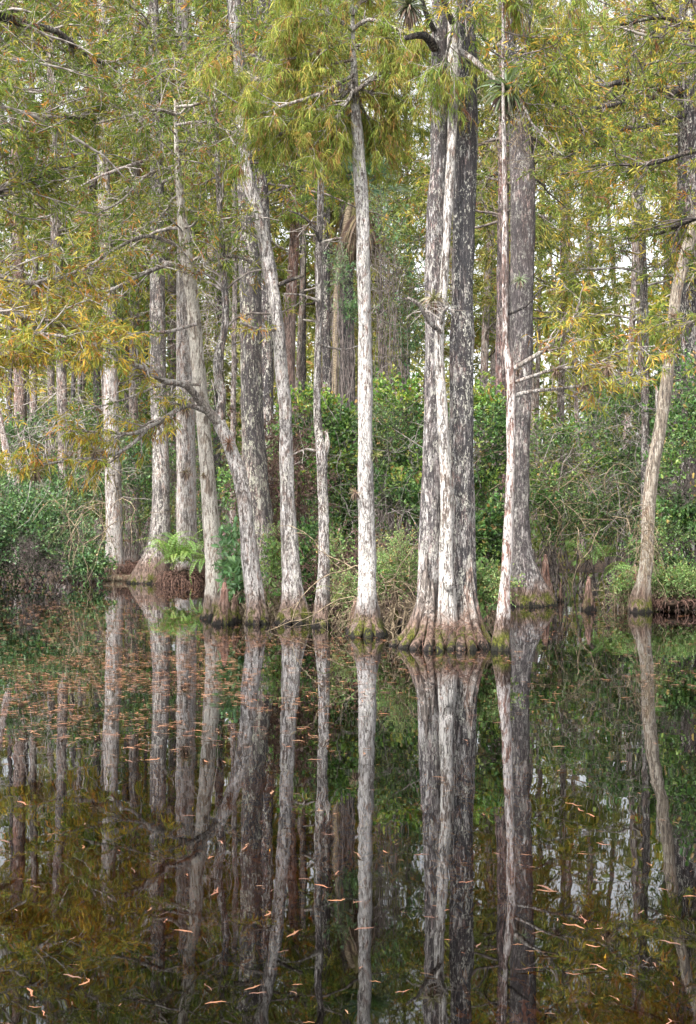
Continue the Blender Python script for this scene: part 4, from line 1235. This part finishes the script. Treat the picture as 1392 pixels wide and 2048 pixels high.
def frond_mesh(root, p, az, L, rise, arch, seed, pal, npair=20, wid=.11, name='frond'):
    g = np.random.default_rng(seed)
    k = npair
    t = np.linspace(0, 1, k)
    h = A([math.cos(az), math.sin(az), 0])
    elev = rise - arch * t ** 1.3
    st = np.stack([np.cos(elev) * h[0], np.cos(elev) * h[1], np.sin(elev)], -1) * L / (k - 1)
    P = p + np.cumsum(np.vstack([[0, 0, 0], st[:-1]]), 0)
    tg = nrm(st)
    s = nrm(np.cross(tg, A([0, 0, 1.])) + g.normal(size=3) * .25)
    w = wid * np.sin(np.pi * np.clip(t * .86 + .12, 0, 1)) ** .7
    V, q, c = [], [], []
    col = pick(pal, 1, g)[0]
    for sd in (-1, 1):
        d = nrm(s * sd + tg * .25 + A([0, 0, -.15]))
        a, b = P - tg * L / k * .34, P + tg * L / k * .34
        tip = P + d * w[:, None]
        md = d * w[:, None] * .55
        V4 = np.stack([a, a + md, tip, b + md * .9], 1)
        V.append(V4.reshape(-1, 3))
    V = np.vstack(V)
    q = np.arange(len(V)).reshape(-1, 4)
    cc = np.repeat(col[None] * g.uniform(.85, 1.15, (len(V) // 4, 1)), 4, 0)
    G = Geo().add(V, q, cc)
    V, q = tubes(P[None], np.linspace(.005, .0015, k)[None], 3)
    G.add(V, q, np.tile(A([[.16, .14, .05]]), (len(V), 1)))
    return G.obj(name, M_leaf, root, smooth=False)


P_fern = [(3, (.2, .33, .09)), (2, (.13, .24, .06)), (1, (.28, .37, .11))]


def fern(label, px, py, d, n, L, seed, azr=(0, 2 * math.pi), tus=True, elev=(.5, 1.3)):
    g = np.random.default_rng(seed)
    c = W(px, py, d)
    root = empty('fern_clump', (c[0], c[1], max(0, c[2] - .3)), label, 'fern')
    for i in range(n):
        az = g.uniform(*azr)
        p = c + A([g.uniform(-.28, .28), g.uniform(-.2, .1), g.uniform(-.1, .12)]) * L
        frond_mesh(root, p, az, L * g.uniform(.65, 1.15), g.uniform(*elev), g.uniform(1.4, 2.4), seed * 50 + i, P_fern, wid=.1 * L)
    return root


dFn = dist(1170)


def tussock(label, px, py, d, rx, rz, ry, seed, n=260):
    g = np.random.default_rng(seed)
    c = W(px, py, d)
    root = empty('root_tussock', (c[0], c[1], 0), label, 'root tussock')
    r = A([rx * d / F, ry, rz * d / F])
    u, v = np.meshgrid(np.linspace(0, 2 * math.pi, 25)[:-1], np.linspace(.02, math.pi - .02, 13))
    S_ = np.stack([np.cos(u) * np.sin(v), np.sin(u) * np.sin(v), np.cos(v)], -1)
    S_ = c + S_ * r * (.8 + .3 * vnoise(S_ * 3 + seed, seed))[..., None]
    i = (np.arange(12) * 24)[:, None]
    j = np.arange(24)[None]
    q = np.stack([i + j, i + (j + 1) % 24, i + 24 + (j + 1) % 24, i + 24 + j], -1).reshape(-1, 4)
    Geo().add(S_.reshape(-1, 3), q).obj('mound', plain('peat', (.015, .011, .008), (.07, .045, .03), 12), root)
    a = g.uniform(0, 2 * math.pi, n)
    e = g.uniform(.2, 1.1, n)
    P = np.empty((n, 6, 3))
    top = c + np.stack([np.cos(a) * .8 * np.cos(e * .8), np.sin(a) * .8 * np.cos(e * .8), np.sin(e) * .9], -1) * r
    P[:, 0] = top
    dr = np.stack([np.cos(a), np.sin(a), np.full(n, .1)], -1) * .6 + g.normal(size=(n, 3)) * .3
    for j in range(1, 6):
        dr = nrm(dr + A([0, 0, -.45]) + g.normal(size=(n, 3)) * .25)
        P[:, j] = P[:, j - 1] + dr * (r[2] * g.uniform(.2, .45, n))[:, None]
    P[:, :, 2] = np.maximum(P[:, :, 2], -.1)
    Geo().add(*tubes(P, np.full((n, 6), .009) * g.uniform(.5, 1.5, (n, 1)) * np.linspace(1, .5, 6), 4)).obj('root_strands', M_root, root, kind='stuff')
    return root


tussock('brown root tussock in the water under the large fern clump', 368, 1160, dFn + .2, 50, 22, .6, 1, 420)
fern('large bright green fern clump on a root tussock left of the smooth pale cypress', 358, 1118, dFn - .2, 46, 1.2, 2, elev=(.6, 1.5))
fern('fern fronds hanging low at the right side of the root tussock', 393, 1122, dFn - .4, 16, .95, 3, elev=(.0, .8))
fern('arching ferns in the dark gap above the right-hand knees', 1190, 1120, 29.5, 9, 1.0, 4, elev=(.5, 1.2))
fern('drooping fern left of the bent tan foot', 1235, 1140, 25.6, 6, .8, 5, elev=(.4, 1.1))
fern('small fern by the root foot between slim two-tone cypress and white column', 683, 1190, 20.5, 5, .4, 6)
tussock('dark root hummock under the right-hand pale shrub', 1345, 1205, 25.0, 70, 14, .6, 7, 240)
tussock('dark root hummock behind the cypress feet in the middle', 660, 1225, 23.5, 100, 14, .7, 8, 200)
tussock('shaded peat hummock behind the giant root mass', 960, 1225, 20.5, 60, 14, .5, 9, 160)
tussock('low root hummock on the left bank beneath the pale straight cypress', 245, 1140, 40, 50, 20, .6, 10, 220)


# ------------------------------------------------------------------ cabbage palm
def palm():
    d = 36
    c = W(712, 385, d)
    b = W(668, 1170, d)
    root = empty('cabbage_palm', (b[0], b[1], .1), 'cabbage palm with a skirt of dead fronds, crown left of the white column', 'palm')
    pm = plain('palm_trunk_fibre', (.13, .1, .07), (.36, .29, .2), 16, zs=3)
    trunk_geo([[b[0], b[1], -.1, .12], [*W(668, 900, d), .085], [*W(670, 760, d), .08], [*W(673, 600, d), .08], [*W(683, 500, d), .09], [*W(704, 400, d), .12]], 12, .1, 0, 1, .012, 4).obj('trunk', pm, root)
    g = np.random.default_rng(8)

    def fan(az, el, L, dead, i):
        h = A([math.cos(az) * math.cos(el), math.sin(az) * math.cos(el), math.sin(el)])
        hub = c + h * L * .45
        s = nrm(np.cross(h, A([0, 0, 1.])))
        n = 22
        a = np.linspace(-1.25, 1.25, n)
        if dead:
            a = a * .6
        dr = np.cos(a)[:, None] * h + np.sin(a)[:, None] * s
        R_ = L * .6 * (1 - .25 * np.abs(a) / 1.25)
        k = 4
        P = np.empty((n, k, 3))
        P[:, 0] = hub
        q_ = dr
        for j in range(1, k):
            q_ = nrm(q_ + A([0, 0, -.28 - .5 * dead]) * (j / 3) + g.normal(size=(n, 3)) * .06)
            P[:, j] = P[:, j - 1] + q_ * (R_ / 3)[:, None]
        pal = [(1, (.26, .2, .14)), (1, (.15, .11, .08)), (1, (.08, .06, .045))] if dead else [(2, (.07, .13, .075)), (1, (.12, .2, .12))]
        G = Geo().add(*ribbons(P, np.repeat(A([[.01, .035, .03, .004]]), n, 0), pick(pal, n, g), g, side=np.repeat(np.cross(h, s)[None] * .3 + s[None], n, 0)))
        V, q = tubes(np.stack([c, hub])[None], A([[.015, .01]]), 4)
        G.add(V, q, np.tile(A([[.2, .18, .09]]), (len(V), 1)))
        G.obj('dead_frond' if dead else 'frond', M_leaf if not dead else M_dry, root, smooth=False)
    for i in range(22):
        fan(g.uniform(0, 6.28), g.uniform(-.3, 1.2), 1.5 * g.uniform(.8, 1.2), 0, i)
    for i in range(30):
        fan(g.uniform(0, 6.28), g.uniform(-1.35, -.9), 1.7 * g.uniform(.8, 1.2), 1, i)


palm()


# ------------------------------------------------------------------ air plants
def airplant(label, px, py, d, r_px, seed, n=44, dead=.3, pal=None, down=.2):
    g = np.random.default_rng(seed)
    c = W(px, py, d)
    r = r_px * d / F
    root = empty('air_plant', c, label, 'air plant', 'air plants on the trees')
    u = nrm(g.normal(size=(n, 3)) + A([0, -.2, .55]))
    L = r * g.uniform(.7, 1.2, n)
    k = 5
    P = np.empty((n, k, 3))
    P[:, 0] = c + u * r * .08
    dr = u
    for j in range(1, k):
        dr = nrm(dr + A([0, 0, -down * j * .6]) + g.normal(size=(n, 3)) * .05)
        P[:, j] = P[:, j - 1] + dr * (L / 4)[:, None]
    pal = pal or [(3, (.26, .32, .2)), (2, (.18, .24, .12)), (1, (.34, .36, .26))]
    col = pick(pal, n, g)
    w = np.repeat(A([[.035, .03, .024, .015, .003]]) * r / .35, n, 0) * .9
    if r_px > 24:
        for i in range(n):
            Geo().add(*ribbons(P[i:i + 1], w[i:i + 1], col[i:i + 1], g)).obj('leaf', M_leaf, root, smooth=False)
    else:
        Geo().add(*ribbons(P, w, col, g)).obj('leaves', M_leaf, root, smooth=False, kind='stuff')
    m = int(n * dead) + 6
    Q = np.empty((m, 5, 3))
    Q[:, 0] = c
    dr = nrm(g.normal(size=(m, 3)) * .8 + A([0, 0, -.5]))
    for j in range(1, 5):
        dr = nrm(dr + A([0, 0, -.5]) + g.normal(size=(m, 3)) * .15)
        Q[:, j] = Q[:, j - 1] + dr * (r * g.uniform(.15, .3, m))[:, None]
    Geo().add(*ribbons(Q, np.repeat(A([[.02, .025, .02, .015, .004]]) * r / .35, m, 0), pick([(1, (.14, .1, .08)), (1, (.28, .2, .16)), (1, (.06, .045, .04))], m, g), g)).obj('dead_leaves', M_dry, root, smooth=False, kind='stuff')
    return root


airplant('largest spiky air plant with a black base, high on the furrowed trunk', 1015, 180, dP - .2, 62, 1, 90, .7)
airplant('big dark air plant at the top edge left of the giant', 818, 14, dP - .1, 46, 2, 80, .9, [(3, (.13, .15, .1)), (3, (.05, .055, .035)), (1, (.25, .24, .16))])
airplant('air plant half hidden in the weeping green foliage', 625, 212, dO + .1, 50, 3, 70, .6)
airplant('small wispy air plant below the largest one', 1008, 226, dP - .2, 22, 4, 40, .6)
airplant('tan air plant tuft above the snapped branch of the giant', 868, 600, dP + .1, 34, 5, 60, .8, [(2, (.36, .33, .24)), (1, (.25, .25, .15))])
airplant('tiny green air plant on the right side of the white column at mid height', 752, 912, dO - .1, 17, 6, 26, .4, [(1, (.28, .26, .1)), (1, (.2, .24, .08))])
airplant('withered air plant hanging on the left side of the white column', 711, 985, dO - .1, 18, 7, 26, 1.5, [(1, (.3, .22, .16))])
airplant('red-brown air plant near the foot of the pale straight cypress', 243, 1082, 41, 18, 8, 22, .6, [(1, (.22, .12, .07)), (1, (.2, .22, .06))])
airplant('dry tuft on the snag above the smooth pale cypress', 408, 950, dD - .3, 12, 9, 26, 1, [(1, (.24, .18, .12))])
airplant('grassy tuft on the trunk of the pale straight cypress', 213, 595, 40.8, 26, 10, 40, .8, [(2, (.25, .26, .14)), (1, (.2, .15, .1))])
airplant('brown tuft on the broad pale cypress at middle height', 370, 815, 37.3, 24, 11, 40, 1, [(1, (.22, .17, .13)), (1, (.2, .2, .12))])
airplant('brown tuft lower on the broad pale cypress', 371, 945, 37.3, 18, 12, 34, 1, [(1, (.22, .17, .13))])
airplant('brown tuft on the bent tan tree above its snag', 1346, 633, dV - .2, 20, 13, 36, 1, [(1, (.25, .17, .13)), (1, (.12, .1, .07))])
airplant('rusty tuft on the knot of the forked leaning cypress', 458, 888, dE + .1, 20, 14, 40, 1, [(1, (.24, .13, .1))])
airplant('hanging tan tuft at the end of the lower left branch', 72, 945, dE - 1.8, 26, 15, 44, 1.4, [(1, (.34, .27, .2)), (1, (.4, .36, .18))])
airplant('dry tuft midway along the lower left branch', 190, 905, dE - 1.2, 20, 16, 40, 1.2, [(1, (.3, .24, .18))])
airplant('grey-green tuft in the twigs behind the smooth leaning cypress', 452, 625, 24, 26, 17, 44, .8)
airplant('reddish tuft along the second right-hand branch', 1112, 742, dS - .3, 18, 18, 34, 1.2, [(1, (.3, .2, .15))])
airplant('reddish tuft along the lowest right-hand branch', 1168, 770, dS - .2, 18, 19, 34, 1.2, [(1, (.3, .2, .15))])
airplant('loose reddish tuft near the tip of the second right-hand branch', 1215, 735, dS - .5, 24, 20, 40, 1.2, [(1, (.33, .24, .18))])
airplant('grey-green tuft on the furrowed trunk at middle height', 1040, 560, dT - .6, 20, 21, 34, .8)
airplant('brown tuft at the branch fork of the slim white stem', 1036, 742, dS, 14, 22, 26, 1.2, [(1, (.26, .18, .12))])

# ------------------------------------------------------------------ floating fallen sprigs, submerged weed
gw = np.random.default_rng(99)


def sprig_geo(seed, n=7, L=1.0):
    g = np.random.default_rng(seed)
    k = 5
    P = np.zeros((1, k, 3))
    a = 0
    for j in range(1, k):
        a += g.normal() * .3
        P[0, j] = P[0, j - 1] + A([math.cos(a), math.sin(a), 0]) * L / (k - 1)
    P[0] -= P[0].mean(0)
    P[0, :, 2] = g.uniform(0, .05, k)
    return P


def sprig_mesh(seed, cols):
    g = np.random.default_rng(seed)
    P = sprig_geo(seed)
    G = Geo()
    w = A([[.03, .07, .09, .07, .02]]) * g.uniform(.7, 1.3)
    c = pick(cols, 1, g)
    G.add(*ribbons(P, w, c, g, side=A([[0, .97, .25]])))
    m = 4
    t = g.uniform(.1, 1, m)
    p, tg = at(P, np.zeros(m, int), t)
    s = np.stack([-tg[:, 1], tg[:, 0], g.uniform(-.05, .35, m)], -1) * g.choice([-1, 1], (m, 1))
    tip = p + (tg * .8 + s * g.uniform(.3, .8, (m, 1))) * g.uniform(.1, .28, (m, 1))
    n_ = np.stack([-tg[:, 1], tg[:, 0], tg[:, 2] * 0], -1) * .02
    V = np.stack([p + n_, tip, tip + A([0.01, 0, .01]), p - n_], 1).reshape(-1, 3)
    G.add(V, np.arange(len(V)).reshape(-1, 4), np.repeat(c * g.uniform(.8, 1.2, (m, 1)), 4, 0))
    return G


P_fall = [(3, (.3, .16, .1)), (3, (.3, .13, .07)), (1.2, (.38, .27, .2)), (4, (.16, .085, .055))]
M_fall = leafmat('fallen_needles', .1, .6, .3)
meshes = [sprig_mesh(s, P_fall).mesh('fallen_sprig', M_fall, smooth=False) for s in range(12)]


def sample_px(n):
    "floating litter in picture density: thick on the left, thin near the camera"
    out = []
    while len(out) < n:
        px, py = gw.uniform(-60, 1450), 1160 + 900 * gw.random() ** 1.25
        left = np.clip((760 - px) / 500, 0, 1)
        far_ = np.clip((1560 - py) / 240, 0, 1)
        dens = .007 + .982 * left * far_ ** 1.7 + .3 * np.clip((1420 - py) / 200, 0, 1)
        dens *= .25 + 1.1 * (vnoise(A([[px / 110., py / 20., 0]]), 4)[0] > -.05)
        if py < 1232 and 400 < px < 1040:
            continue
        if gw.random() < dens:
            out.append((px, py))
    return A(out)


far_px = sample_px(10000)
far_px = far_px[np.argsort(-far_px[:, 1])]
near, rest = far_px[:300], far_px[300:]
for i, (px, py) in enumerate(near):
    d = dist(py)
    o = bpy.data.objects.new('fallen_sprig', meshes[i % 12])
    COL.objects.link(o)
    o.location = ((px - 696) * d / F, d, .005)
    L = gw.uniform(.02, .06) * gw.choice([1, 1, 1.9])
    o.scale = (L, L, L)
    o.rotation_euler = (0, 0, gw.uniform(0, 6.28))
    tag(o, 'fallen rust-brown cypress sprig floating on the open water nearest the camera', 'fallen leaf', 'fallen sprigs floating near the camera')
G = Geo()
prot = [sprig_mesh(s, P_fall) for s in range(12)]
for i, (px, py) in enumerate(rest):
    d = dist(py)
    x, y = (px - 696) * d / F, d
    pr = prot[i % 12]
    a = gw.uniform(0, 6.28)
    L = gw.uniform(.03, .1)
    Rm = A([[math.cos(a), -math.sin(a), 0], [math.sin(a), math.cos(a), 0], [0, 0, 1]])
    n0 = 0
    cs = gw.uniform(.75, 1.2)
    for v, q, c in zip(pr.v, pr.q, pr.c):
        G.add(v @ Rm.T * L + A([x, y, .005]), q - n0, c * cs)
        n0 += len(v)
G.obj('floating_leaf_litter', M_fall, kind='stuff', smooth=False)


def weed():
    n = 300
    px = gw.uniform(-60, 1450, n)
    py = gw.uniform(1500, 2100, n)
    d = F * CZ / (py - HOR)
    x = (px - 696) * d / F * 1.05
    c = np.stack([x, d * 1.06, np.full(n, -.3)], -1)
    keep = vnoise(np.stack([x * 1.1, d * .9, x * 0], -1), 12) > .3 - .22 * (px < 560)
    c = c[keep]
    m = 90
    P0 = np.repeat(c, m, 0) + gw.normal(size=(len(c) * m, 3)) * A([.17, .17, .06])
    dr = nrm(gw.normal(size=P0.shape) + A([0, 0, .25]))
    P = np.stack([P0, P0 + dr * .07, P0 + dr * .14 + A([0, 0, .015])], 1)
    P[:, :, 2] = np.clip(P[:, :, 2], -.5, -.04)
    Geo().add(*blades(P, 3, .06, .016, [(4, (.65, .36, .04)), (2, (.5, .32, .04)), (2, (.6, .26, .04))], gw, 0, 1)).obj('submerged_weed', M_needle, kind='stuff', smooth=False)


weed()



# ------------------------------------------------------------------ more bare twigs woven through the shrub front
tangle('thin bare twigs sticking out of the glossy shrubs in the middle', 660, 980, 26.4, 70, 150, .3, 34, 420, M_twig, .005, 1.3, .05)
tangle('thin bare twigs across the glossy shrub left of the giant', 790, 960, 24.6, 60, 160, .3, 30, 421, M_twig, .005, 1.3, .05)
tangle('bare twigs sticking out of the right-hand thicket', 1270, 960, 28.4, 90, 150, .4, 40, 422, M_twig, .005, 1.4, .05)
tangle('bare twigs over the dark shrub behind the pale straight cypress', 150, 950, 38.6, 130, 110, .5, 50, 423, M_twig, .007, 1.6, .1)
tangle('orange-brown dead twigs caught on the root mass of the giant', 905, 1265, 17.2, 60, 16, .15, 60, 424, M_root, .004, .35, .4)
